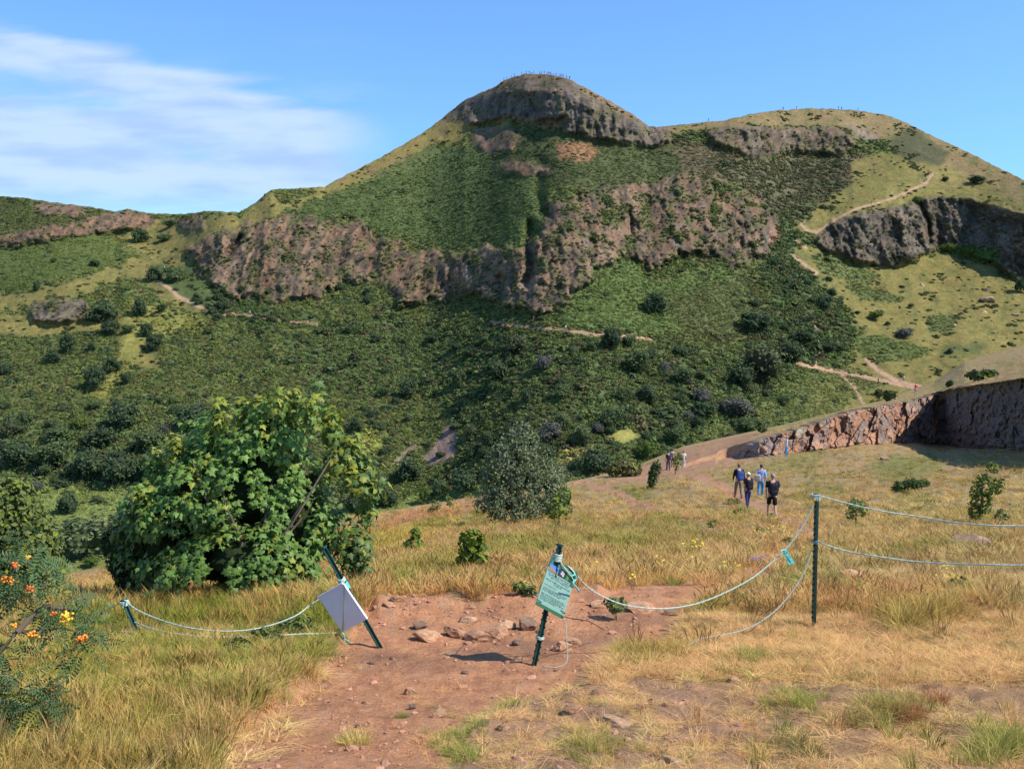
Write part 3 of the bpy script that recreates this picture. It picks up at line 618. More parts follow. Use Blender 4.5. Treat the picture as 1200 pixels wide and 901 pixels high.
r_ = 1.0*(cid-.45)+.4*(cidb-.5)+1.1*fbm(along/6, hh/7, 143, 4, .5, True)+.25*fbm(along/.7, hh/.7, 144, 3)-.2*np.exp(-(fe/.04)**2)*(Ucl < 1100)+(Ucl > 1096)*(.9*fbm(along/1.6, hh/1.1, 145, 4, .6, True)-.5*(cid-.45))
r_ = r_*np.minimum(1, t*8+.3)*(.5+.5*ss(Ucl, 840, 930)); shp = 1.6*(1-t)*ss(hh, -1, 4)
over = 1.4*np.sin(t*2.3)*ss(Ucl, 1100, 1125)
Yc2 = Ycl-r_*1.05-.9*ss(Ucl, 838, 880)-over*.8; CP = pt(Ucl, Vcl, Yc2)
cc = np.zeros(Ucl.shape+(3,))+col(.36, .195, .125); cc = mixc(cc, (.27, .20, .165), ss(cid, .45, .7)); cc = mixc(cc, (.45, .25, .15), .8*ss(cidb, .72, .85)); cc = mixc(cc, (.22, .165, .15), .7*ss(-cidb, -.3, -.12))
cc = mixc(cc, (.42, .36, .28), .8*np.exp(-((Ucl-938)/10)**2-((Vcl-505)/6)**2)); cc = mixc(cc, (.13, .11, .095), .85*ss(Ucl, 1096, 1108)); cc = mixc(cc, (.22, .20, .08), .6*ss(t, .9, 1)*ss(fbm(along/3, hh, 150, 3), -.1, .3)+0*cc[..., 0]); cc = mixc(cc, (.12, .09, .075), .35*np.exp(-(fe/.04)**2)*(Ucl < 1100))  # right of the corner the wall's shade is painted into the rock colour
rim = []
for k in (1, 2, 3):
    q = CP[-1].copy(); q[:, 1] += k*.9; q[:, 2] -= .02*k*k+.10*k; rim.append(q)
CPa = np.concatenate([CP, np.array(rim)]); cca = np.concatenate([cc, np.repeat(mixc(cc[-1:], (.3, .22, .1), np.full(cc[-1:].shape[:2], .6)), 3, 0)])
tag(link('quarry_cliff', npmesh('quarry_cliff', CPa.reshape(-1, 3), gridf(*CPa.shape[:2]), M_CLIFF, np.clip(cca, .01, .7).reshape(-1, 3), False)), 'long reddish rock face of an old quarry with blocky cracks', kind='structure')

# ------------------------------------------------------------------ grasses
def tuft(name, n, h, spread, lean, w, base, tip, seed, seedhead=0., droop=.5, flat=0.):
    r = np.random.default_rng(seed); vs = []; fs = []; cs = []; k = 0; segs = 3
    for i in range(n):
        a = r.uniform(0, 6.283); R = spread*math.sqrt(r.uniform()); hgt = h*r.uniform(.45, 1.15); ln = lean*r.uniform(.2, 1.4); da = a+r.normal()*.8
        o = np.array([R*math.cos(a), R*math.sin(a), -.02]); d = np.array([math.cos(da), math.sin(da), 0]); sd = np.array([-d[1], d[0], 0]); ph = r.uniform(0, 6.28); sd = sd*math.cos(ph)+d*math.sin(ph)
        lum = r.uniform(.7, 1.35); b_ = np.array(base)*lum; t_ = np.array(tip)*lum*(1+r.normal()*.08)
        dead = r.uniform() < .25
        if dead: t_ = np.array([1.25, 1.15, 1.05])*lum; b_ = t_*.8
        for j in range(segs+1):
            tq = j/segs; p = o+d*(ln*hgt*(tq**1.7)*1.3)+np.array([0, 0, hgt*(tq*(1-flat)-droop*.35*tq*tq)])
            ww = w*(1-tq)**.7 if j < segs else 0
            sh = seedhead > 0 and i % 2 == 0 and j >= segs-1
            if sh: ww = w*2.4 if j == segs-1 else w*.5
            cj = b_*(1-tq)+t_*tq
            if sh: cj = np.array([.50, .39, .27])*lum*seedhead+cj*(1-seedhead)
            if j < segs or sh: vs += [p-sd*ww, p+sd*ww]; cs += [cj, cj]
            else: vs += [p]; cs += [cj]
        m_ = k
        nn = len(vs)-k
        for j in range(segs):
            a0 = m_+2*j
            if a0+3 < m_+nn: fs.append((a0, a0+1, a0+3, a0+2))
            else: fs.append((a0, a0+1, a0+2, a0+2))
        k = len(vs)
    q = [f for f in fs if f[2] != f[3]]; t3 = [f[:3] for f in fs if f[2] == f[3]]
    L = ([np.array(q)] if q else [])+([np.array(t3)] if t3 else [])
    return npmesh(name, vs, L, M_GRASS, np.array(cs), True)
one = (1., 1., 1.)
TF = [tuft('t', 46, 1., .34, .35, .014, (.9, .95, .8), (1.1, 1.1, 1.), 1), tuft('t', 40, 1., .36, .55, .014, (.85, .9, .75), (1.15, 1.1, .95), 2, seedhead=.0),
      tuft('t', 36, 1., .36, .3, .012, (.85, .9, .75), (1.1, 1.05, .95), 3, seedhead=.75), tuft('t', 30, 1., .4, .45, .012, (.85, .85, .75), (1.2, 1.05, .9), 4, seedhead=.75),
      tuft('t', 50, 1., .5, 1.0, .016, (.8, .8, .7), (1.1, 1.05, 1.), 5, droop=1.2), tuft('t', 44, 1., .6, 1.6, .015, (.9, .9, .8), (1.15, 1.1, 1.), 6, droop=1.6, flat=.5),
      tuft('t', 30, 1., .45, .5, .035, (.8, .9, .7), (1., 1.05, .9), 7, droop=.9)]
# protos are written relative to a tint; keep their vertex colours as multipliers
def grasses():
    out = []
    def put(n, poly_or_box, dens_fn, h_lo, h_hi, idxs, tintf, wid=1.):
        x0, y0, x1, y1 = poly_or_box; u = rng.uniform(x0, x1, n); v = rng.uniform(y0, y1, n)
        A, B = msk(u, v); D = dens_fn(u, v, A, B); k = rng.uniform(size=n) < D; u, v, A, B = u[k], v[k], A[k], B[k]
        ok = v > np.interp(u, GU, LV[-1])+1; u, v, A, B = u[ok], v[ok], A[ok], B[ok]
        Pq, Cq = gs(u, v); h = rng.uniform(h_lo, h_hi, len(u)); Tn = tintf(u, v, Cq, A, B)*rng.uniform(.6, 1.35, (len(u), 1))
        out.append((Pq, Tn, np.stack([h*wid, h*wid, h], -1), rng.choice(idxs, len(u))))
    M1 = np.stack([dirt, np.clip(pm+G['cliffdirt'], 0, 1), G['patchy']], -1); M2 = np.stack([G['lush'], gn_px, gn_big], -1); msk = sampler(GUg, GV, M1, M2)
    M3 = np.stack([G['pink']+G['pink2']+G['pink3'], G['straw'], slab], -1); M4 = np.stack([strip, G['grn1']+G['grn2'], gn_hi], -1); mk2 = sampler(GUg, GV, M3, M4)
    cliffblk = lambda u, v: (u > 842) & (v > np.interp(u, GU, LV[8])-1) & (v < np.interp(u, GU, LV[7])+2)
    gcol = lambda u, v, Cq, A, B: np.clip(Cq*1.15, 0, .6)
    def gmix(p_green, green=(.17, .20, .045), straw=.25):
        def f(u, v, Cq, A, B):
            Cq = Cq*(1-straw)+np.array([.37, .265, .145])*straw
            k = (rng.uniform(size=len(u)) < np.clip(p_green+(.8 if straw < .5 else .3)*B[:, 2]+(.5 if straw < .5 else .2)*B[:, 1], 0, 1))[:, None]; return np.where(k, np.array(green), np.clip(Cq*1.2, 0, .6))
        return f
    # far meadow, mid meadow, near
    put(34000, (-60, 400, 1290, 612), lambda u, v, A, B: (1-.95*np.clip(A[:, 1], 0, 1))*np.where(cliffblk(u, v), 0, 1)*.8, .12, .30, [0, 2, 3, 4, 4], gmix(.10), 1.8)
    put(16000, (-60, 600, 1290, 668), lambda u, v, A, B: (1-A[:, 0])*(1-.95*np.clip(A[:, 1], 0, 1))*.85, .12, .27, [0, 1, 2, 3, 3, 4], gmix(.08), 1.4)
    put(3500, (780, 655, 1290, 720), lambda u, v, A, B: (1-A[:, 0])*(1-A[:, 1])*.9, .07, .17, [0, 1, 2, 4, 5], gmix(.12), 1.3)
    put(7000, (-60, 655, 1290, 720), lambda u, v, A, B: (1-A[:, 0])*.9*(1-.75*ss(u, 760, 840)), .12, .26, [0, 1, 2, 3, 4], gmix(.10), 1.2)
    put(3200, (-80, 700, 420, 800), lambda u, v, A, B: (1-A[:, 0])*(v < 738), .13, .26, [0, 1, 2, 3, 1], gmix(.62, (.20, .23, .05)), .8)
    put(2600, (-80, 735, 420, 830), lambda u, v, A, B: (1-A[:, 0])*1., .07, .15, [0, 1, 2, 1, 4], gmix(.52, (.21, .23, .06)), 1.2)
    put(1500, (-80, 820, 380, 1000), lambda u, v, A, B: (1-A[:, 0])*.95, .10, .22, [0, 1, 4, 3], gmix(.3, (.22, .22, .06)), .8)
    put(800, (240, 760, 420, 960), lambda u, v, A, B: .55*(1-.6*A[:, 0])*(u+v < 1190), .06, .13, [5, 5, 4], lambda u, v, Cq, A, B: np.tile([[.48, .34, .18]], (len(u), 1)), 1.2)
    # right: trampled straw and thin turf on broken ground
    put(12000, (700, 690, 1290, 800), lambda u, v, A, B: (1-A[:, 0])*np.clip(.62+.9*B[:, 1]+.7*B[:, 0], .12, 1), .035, .10, [4, 5, 5, 5, 1], gmix(.04, straw=.6), 1.4)
    put(8000, (480, 790, 1290, 1000), lambda u, v, A, B: (1-.9*A[:, 0])*ss(B[:, 1]+.5*B[:, 2], -.08, .2), .025, .07, [4, 5, 5, 5], gmix(.06, (.22, .23, .09), straw=.6), 1.5)
    put(260, (700, 690, 1290, 960), lambda u, v, A, B: (1-A[:, 0])*ss(B[:, 1], .1, .3), .09, .2, [0, 1, 1, 2], gmix(.3), .8)
    put(700, (180, 690, 900, 960), lambda u, v, A, B: A[:, 0]*ss(B[:, 1], .22, .42), .03, .07, [4, 5, 1], gmix(.5, (.20, .22, .07)), 1.2)
    put(230, (-80, 690, 420, 930), lambda u, v, A, B: (1-A[:, 0])*((v < 722) | (v > 830)), .2, .32, [2, 3], lambda u, v, Cq, A, B: np.tile([[.42, .35, .19]], (len(u), 1)), .45)
    put(170, (640, 640, 1290, 760), lambda u, v, A, B: (1-A[:, 0])*.8, .2, .36, [2, 3], lambda u, v, Cq, A, B: np.tile([[.38, .28, .15]], (len(u), 1)), .5)
    for (u, v, r, n, h, gcl) in ((1095, 722, 34, 46, .30, (.34, .26, .10)), (1060, 735, 22, 26, .26, (.30, .24, .09)), (1155, 705, 40, 50, .26, (.36, .27, .11)), (735, 772, 34, 46, .15, (.27, .23, .08)), (765, 766, 30, 40, .14, (.30, .22, .08)), (790, 765, 20, 20, .13, (.3, .24, .09)),
                                (585, 830, 26, 26, .07, (.20, .24, .07)), (560, 838, 18, 14, .07, (.20, .24, .07)), (530, 862, 30, 26, .08, (.22, .25, .08)), (545, 885, 24, 20, .09, (.2, .24, .07)), (470, 828, 10, 8, .05, (.17, .2, .07)), (410, 868, 16, 12, .09, (.40, .34, .15)),
                                (880, 775, 30, 40, .12, (.24, .24, .08)), (930, 826, 40, 40, .10, (.24, .25, .08)), (1040, 840, 50, 60, .13, (.26, .23, .09)), (1180, 880, 40, 50, .16, (.24, .24, .08)), (690, 885, 50, 50, .09, (.26, .24, .09)), (935, 880, 30, 30, .10, (.13, .14, .06)), (1065, 845, 10, 10, .12, (.30, .12, .09)), (1100, 822, 9, 9, .12, (.30, .12, .09)), (640, 812, 40, 30, .05, (.24, .24, .09))):
        uu = u+rng.normal(size=n)*r*.5; vv = v+rng.normal(size=n)*r*.22; Pq, Cq = gs(uu, vv); hh_ = h*rng.uniform(.6, 1.2, n)
        out.append((Pq, np.array(gcl)*rng.uniform(.8, 1.25, (n, 1)), np.stack([hh_]*3, -1), rng.choice([0, 1, 1, 4], n)))
    Pq = np.concatenate([o[0] for o in out]); T_ = np.clip(np.concatenate([o[1] for o in out])*np.array([1.45, 1.38, 1.13]), 0, .75); Sq = np.concatenate([o[2] for o in out]); I = np.concatenate([o[3] for o in out])
    print('tufts', len(Pq))
    scatter('meadow_grass', Pq, T_, Sq, rng.uniform(0, 6.28, len(Pq)), I, TF, 'dry seeding grass and green tufts over the slope', tilt=rng.normal(size=(len(Pq), 2))*.12)
grasses()
print('ground', time.time()-T0)
# ------------------------------------------------------------------ trees and shrubs
def lobes_points(lobes, n, shell=.35, r=rng):
    """points spread in the outer part of several ellipsoids (c, radii); also outward direction"""
    w = np.array([l[1][0]*l[1][1]+l[1][0]*l[1][2] for l in lobes]); k = r.choice(len(lobes), n, p=w/w.sum())
    c_ = np.array([l[0] for l in lobes], float)[k]; R = np.array([l[1] for l in lobes], float)[k]
    d = r.normal(size=(n, 3)); d /= np.linalg.norm(d, axis=1, keepdims=True)
    rad = (1-shell*r.uniform(0, 1, n)**1.6)*(1+.10*r.normal(size=n))*(1+.42*fbm(d[:, 0]*1.9+k*3.1, d[:, 2]*1.9+d[:, 1]*1.3-k, 77, 3))
    P = c_+d*R*rad[:, None]; inside = np.zeros(n, int)
    for l in lobes: inside += ((((P-np.array(l[0]))/np.array(l[1]))**2).sum(1) < .4)
    ok = inside == 0
    return P[ok], d[ok], k[ok]
def crown(name, lobes, n, leaf, base, mat=M_LEAFM, seed=0, shell=.4, up=.35, gap=.0, young=.0, jitter=.6, tv=DIAM_V, tf=DIAM_F, spread=.22, inner=True):
    r = np.random.default_rng(seed); P, d, _ = lobes_points(lobes, n, shell, r)
    if gap > 0:
        s_ = max(l[1][0] for l in lobes)*.33; q = fbm(P[:, 0]/s_+seed, P[:, 2]/s_+P[:, 1]/s_*.7, seed, 3); ok = q > -gap; P, d = P[ok], d[ok]
    N = d+np.array([0, 0, up])+r.normal(size=d.shape)*jitter
    R = frames(N); v, f = stamp(tv, tf, P, R, leaf*r.uniform(.65, 1.3, len(P))); k = len(tv)
    hue = fbm(P[:, 0]*1.3/leaf*.12, P[:, 2]*1.3/leaf*.12+P[:, 1], seed+4, 3)
    cc = np.array(base)*(1+spread*2*hue[:, None])*r.uniform(.75, 1.3, (len(P), 1))
    if young: m_ = (r.uniform(size=len(P)) < young)[:, None]; cc = np.where(m_, np.array([.20, .26, .03])*r.uniform(.8, 1.2, (len(P), 1)), cc)
    cc = np.repeat(np.clip(cc, .005, .8), k, 0); Fs = [f]; Vs = [v]
    if inner:
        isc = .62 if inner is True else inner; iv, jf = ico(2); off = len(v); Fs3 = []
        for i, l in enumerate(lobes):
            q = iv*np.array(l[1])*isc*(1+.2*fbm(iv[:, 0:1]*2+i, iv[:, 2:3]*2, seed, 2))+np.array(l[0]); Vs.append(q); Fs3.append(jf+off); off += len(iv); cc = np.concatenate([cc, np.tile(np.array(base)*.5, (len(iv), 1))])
        Fs = [f, np.concatenate(Fs3)] if f.shape[1] == 4 else [np.concatenate([f]+Fs3)]
    return npmesh(name, np.concatenate(Vs), Fs, mat, cc, False)
def trunk_mesh(name, h, r0, limbs, seed=0, lean=(0, 0)):
    r = np.random.default_rng(seed); b = MB(); P = [Vector((lean[0]*t*h+.04*h*math.sin(3*t), lean[1]*t*h, t*h-.1)) for t in (0, .15, .35, .6, .85, 1)]
    b.tube(P, [r0*1.5, r0, r0*.8, r0*.55, r0*.3, r0*.1], 8, (1, 1, 1))
    for i in range(limbs):
        t = r.uniform(.12, .8); o = Vector((lean[0]*t*h, lean[1]*t*h, t*h)); a = r.uniform(0, 6.28); L = h*r.uniform(.15, .34)*(1.15-t)
        d = Vector((math.cos(a), math.sin(a), r.uniform(.3, .9)))
        b.tube([o, o+d*L*.4, o+d*L*.75+Vector((0, 0, .1*L)), o+d*L+Vector((0, 0, .25*L))], [r0*.45, r0*.32, r0*.2, r0*.07], 6, (1, 1, 1))
    return b.mesh(name, M_BARK, True)
def place_tree(name, label, cat, crown_m, trunk_m, loc, scale=1, rot=0, group=None):
    t = thing(name, label, cat, loc, (0, 0, rot), group, scale); link('crown', crown_m, t); link('trunk', trunk_m, t); return t
# library for the far hillside: unit trees about 1 wide, 1 high
def unit_lobes(seed, k=6, tall=1.):
    r = np.random.default_rng(seed); L = [((0, 0, .5*tall), (.36, .36, .42*tall))]
    for i in range(k):
        a = i*6.283/k+r.normal()*.4; L.append(((.24*math.cos(a), .24*math.sin(a), tall*r.uniform(.3, .68)), (r.uniform(.17, .25),)*2+(r.uniform(.17, .26)*tall,)))
    return L
KIND = {'d': [(.066, .098, .044)], 'm': [(.095, .135, .052)], 'p': [(.125, .155, .062)], 'b': [(.115, .165, .035)], 'g': [(.125, .125, .100)], 'l': [(.10, .115, .052)]}
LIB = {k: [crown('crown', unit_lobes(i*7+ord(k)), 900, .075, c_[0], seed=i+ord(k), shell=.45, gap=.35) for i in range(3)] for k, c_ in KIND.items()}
LIBT = [trunk_mesh('trunk', .6, .03, 5, s) for s in range(2)]
KN = {'d': ('dark green', 'tree'), 'm': ('mid green', 'tree'), 'p': ('pale green', 'bush'), 'b': ('bright yellow-green', 'bush'), 'g': ('grey-leaved', 'bush'), 'l': ('olive green', 'tree')}
# (centre u, base v, width, height, kind, label)
FT = [
 (181, 411, 26, 26, 'd', 'dark round tree alone in the grass strip left of the orange path'), (172, 394, 20, 20, 'd', 'dark tree just above the round tree in the left grass strip'), (164, 371, 22, 28, 'd', 'pointed dark tree at the top of the left grass strip, below the path'), (190, 366, 14, 13, 'd', 'small dark bush right beside the pointed tree near the orange path'),
 (62, 426, 24, 20, 'd', 'dark round tree below the pale rocky outcrop on the left slope'), (7, 439, 20, 18, 'd', 'dark tree cut by the left edge of the photo, mid slope'), (80, 415, 22, 32, 'd', 'tall dark tree right below the rocky outcrop'), (108, 411, 12, 13, 'd', 'small round bush among bracken right of the tall dark tree'),
 (122, 376, 44, 26, 'd', 'wide dark thicket tree right of the pale rocky outcrop'), (130, 392, 26, 22, 'd', 'dark tree under the wide thicket right of the outcrop'), (150, 390, 20, 12, 'm', 'low green bush in the left grass strip'), (132, 436, 26, 24, 'd', 'upper tree of the dark diagonal group on the left bracken slope'), (112, 457, 30, 36, 'd', 'lower larger tree of the dark diagonal group on the left bracken slope'), (148, 449, 17, 16, 'd', 'small dark tree right of the diagonal pair on the left slope'),
 (181, 329, 24, 22, 'd', 'dark tree at the upper end of the orange path'), (205, 330, 30, 20, 'm', 'green bush hanging beside the head of the orange path'), (165, 284, 24, 20, 'd', 'dark bush on golden grass under the left crag'), (193, 282, 22, 10, 'm', 'small bush on golden grass left of the main crag'), (262, 364, 22, 16, 'd', 'dark bush where the orange path meets the scrub'), (43, 341, 10, 16, 'd', 'slim dark bush on the far left golden grass'), (112, 312, 16, 10, 'd', 'low dark bush below the left cliff band'), (200, 266, 16, 10, 'd', 'dark bush by the small rocky knob on the left saddle'),
 (30, 502, 24, 26, 'm', 'green tree standing alone low on the far left slope'), (145, 500, 44, 36, 'd', 'large dark tree above the sycamore bush, left part'), (94, 502, 24, 18, 'b', 'bright yellow-green bush beside a dark tree low on the left'), (60, 503, 18, 16, 'm', 'small round tree left of the bright bush'), (228, 500, 54, 32, 'd', 'wide dark tree just left above the sycamore crown'), 
 (22, 548, 52, 42, 'd', 'dark tree at the left edge above the valley meadow'), (62, 550, 50, 44, 'm', 'broad green tree above the valley meadow'), (102, 560, 50, 46, 'd', 'second broad dark tree above the valley meadow'), (142, 568, 50, 50, 'd', 'large dark tree at the right end of the valley tree line'), (182, 566, 46, 50, 'm', 'green tree half behind the sycamore crown'), (70, 520, 40, 30, 'm', 'mid green tree behind the valley tree line'), (120, 525, 44, 32, 'd', 'dark tree in the upper row of the valley wood'), (175, 528, 44, 30, 'm', 'green tree in the upper row touching the sycamore outline'), (15, 510, 30, 24, 'l', 'olive tree above the left edge tree'), (210, 545, 40, 34, 'd', 'dark tree behind the top left of the sycamore'),
 (80, 601, 32, 28, 'd', 'round dark tree standing out in the valley meadow'), (115, 588, 18, 10, 'm', 'low bush on the valley meadow'), (112, 652, 96, 62, 'p', 'large pale green shrub below the valley meadow'), (60, 660, 60, 50, 'p', 'pale leafy shrub between the left tree and the meadow'), (108, 664, 26, 18, 'b', 'small bright bush at the edge of the pink grass'),
 (582, 450, 38, 36, 'd', 'dark round tree in the middle of the scrub slope'), (537, 453, 24, 24, 'd', 'dark tree left of the central round tree'), (478, 466, 26, 28, 'd', 'dark tree on the slope right of the sycamore top'), (637, 433, 28, 22, 'g', 'greyish dark bush right above the central round tree'), (768, 366, 32, 30, 'd', 'dark green tree on the bright green slope under the cliff'), (718, 409, 30, 36, 'd', 'dark tree on the far right end of the thin path'), (692, 412, 20, 16, 'm', 'bush left of the tree at the end of the thin path'), (747, 437, 36, 34, 'm', 'rounded green tree below the thin path'), (780, 438, 16, 16, 'g', 'small grey bush right of the rounded green tree'), (607, 413, 32, 26, 'l', 'olive tree below the thin path'),
 (758, 471, 30, 26, 'd', 'dark tree mid slope above the purple-grey bush'), (716, 502, 38, 34, 'm', 'green tree left of the purple-grey bush'), (701, 507, 20, 15, 'g', 'purple-grey bush above the yellow clearing'), (417, 507, 20, 22, 'd', 'dark tree beside the yellow clearing, right of sycamore'), (479, 562, 38, 34, 'd', 'round dark tree left of the brown scree'), (545, 577, 46, 34, 'd', 'dark tree at the foot of the slope below the scree'), (572, 521, 22, 20, 'd', 'dark tree behind the top of the willow, left'), (497, 590, 15, 26, 'b', 'slim bright sapling above the edge of the near slope'),
 (645, 515, 34, 28, 'g', 'grey bush right of the willow top'), (682, 519, 32, 26, 'p', 'pale round bush left of the yellow clearing'), (660, 500, 24, 20, 'p', 'pale shrub above the willow crown right'), (700, 554, 46, 36, 'd', 'dark tree just beyond the crest of the near slope'), (683, 554, 24, 26, 'm', 'green bush left of the dark tree on the crest'), (757, 538, 30, 28, 'b', 'yellow-green tree right behind the crest'), (515, 580, 26, 22, 'm', 'green bush left of the dark tree at the slope foot'), (450, 594, 40, 30, 'd', 'dark bush right of the sycamore near the crest'), (415, 600, 34, 30, 'd', 'dark bush touching the right side of the sycamore'), (440, 575, 34, 24, 'm', 'mid green bush behind the outer sycamore branch'), (432, 545, 16, 20, 'b', 'yellow bush beside the scree on the slope'),
 (885, 388, 46, 30, 'd', 'dark tree group on the right slope below the red gully'), (893, 446, 58, 54, 'l', 'tallest olive tree on the right hand slope'), (925, 424, 40, 28, 'd', 'dark tree right of the tallest olive tree'), (870, 452, 40, 30, 'd', 'dark tree left of the tallest olive tree'), (862, 486, 50, 26, 'g', 'grey-green thicket above the red path'), (880, 508, 40, 22, 'm', 'green bush low on the slope above the quarry path'), (826, 490, 36, 26, 'd', 'dark bush at the lower end of the right slope'), (822, 470, 30, 20, 'g', 'grey bush left of the thicket'), (940, 402, 34, 20, 'd', 'dark scrub tree by the path junction'), (965, 362, 26, 20, 'd', 'dark bush beside the zigzag path'), (972, 412, 24, 14, 'd', 'small dark bush right of the path junction'), (790, 520, 30, 26, 'm', 'rounded bush above the crest near the walkers'), (730, 470, 26, 22, 'm', 'round bush among scrub left of the dark mid tree'), (660, 466, 26, 20, 'm', 'round green bush in the middle of the wooded slope'), (800, 450, 30, 24, 'm', 'round green bush right of the small grey bush'),
 (1026, 375, 19, 13, 'b', 'round bright bush alone on the golden meadow'), (1005, 368, 8, 5, 'd', 'tiny dark bush left of the bright meadow bush'), (1067, 361, 9, 7, 'm', 'tiny bush in the middle of the golden meadow'), (1113, 414, 9, 9, 'd', 'small dark bush right of the upper meadow ferns'), (1060, 395, 26, 14, 'g', 'grey shrub patch below the bright meadow bush'), (1040, 381, 8, 6, 'd', 'tiny dark bush right below the bright meadow bush'), (1108, 212, 10, 7, 'd', 'small dark bush on the right shoulder grass'), (1145, 215, 22, 12, 'd', 'dark bush on the far right shoulder'), (1075, 238, 16, 10, 'b', 'bright bush on the rim of the big right cliff'), (1110, 296, 20, 14, 'b', 'bright ivy bush at the foot of the big right cliff'), (1136, 302, 22, 20, 'b', 'second bright bush under the big right cliff'), (1196, 343, 18, 22, 'd', 'dark bush at the right edge under the cliff'),
]
for i, (u, v, w, h, k, lab) in enumerate(FT):
    p = hp(u, v); Y_ = p.y; wm = w/1100*Y_; hm = h/1100*Y_*1.06
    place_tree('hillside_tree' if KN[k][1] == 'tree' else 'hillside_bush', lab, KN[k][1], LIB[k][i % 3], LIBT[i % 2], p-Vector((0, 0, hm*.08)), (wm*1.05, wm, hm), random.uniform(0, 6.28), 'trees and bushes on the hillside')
# a second rank of smaller bushes, each named after the nearest tree of the list above
ORD = ['nearest', 'second', 'third', 'fourth', 'fifth', 'sixth', 'seventh', 'eighth', 'ninth', 'tenth', 'eleventh', 'twelfth']+[q+'teenth' for q in 'thir four fif six seven eigh nine'.split()]+['twentieth', 'twenty-first', 'twenty-second', 'twenty-third']; cand = []
for area, (x0, y0, x1, y1), n, ks, (s0, s1) in (('middle wood', (430, 400, 800, 540), 70, 'dmdl', (13, 24)), ('left wood', (0, 470, 330, 575), 42, 'dmdg', (14, 26)), ('right gully', (880, 290, 985, 430), 34, 'dmd', (9, 18)), ('right slope foot', (760, 430, 930, 520), 28, 'dmgl', (12, 24)), ('slope under the crags', (230, 340, 470, 400), 22, 'dd', (9, 16)), ('golden left grass', (10, 300, 260, 400), 20, 'dm', (5, 9))):
    for i in range(n):
        u = rng.uniform(x0, x1); v = rng.uniform(y0, y1); wpx = rng.uniform(s0, s1); k = random.choice(ks)
        q = min(FT, key=lambda f: (f[0]-u)**2+((f[1]-f[3]/2)-v+wpx/2)**2); du, dv = u-q[0], (v-wpx/2)-(q[1]-q[3]/2)
        side = ('right of' if du > 0 else 'left of') if abs(du) > abs(dv) else ('below' if dv > 0 else 'above'); cand.append((q[5], side, du*du+dv*dv, u, v, wpx, k, area))
cand.sort(); cnt = {}
for lab, side, _, u, v, wpx, k, area in cand:
    cnt[(lab, side)] = cnt.get((lab, side), 0)+1; ws = lab.split(); short = ' '.join(ws[:10]).rstrip(',')
    while short.split()[-1] in ('the', 'a', 'of', 'in', 'on', 'at', 'and', 'by', 'with', 'beside', 'above', 'below', 'right', 'left', 'under', 'cut', 'just', 'another', 'into', 'low', 'mid', 'near', 'dark', 'from', 'its', 'golden', 'grey', 'thin', 'middle', 'half', 'lower', 'upper'): short = ' '.join(short.split()[:-1]).rstrip(',')
    p = hp(u, v); w = wpx/1100*p.y
    place_tree('hillside_bush', '%s bush %s the %s' % (ORD[min(22, cnt[(lab, side)]-1)], side, short), 'bush', LIB[k][int(u) % 3], LIBT[0], p-Vector((0, 0, w*.2)), (w, w, w*rng.uniform(.6, .95)), rng.uniform(0, 6.28), 'smaller bushes on the '+area)

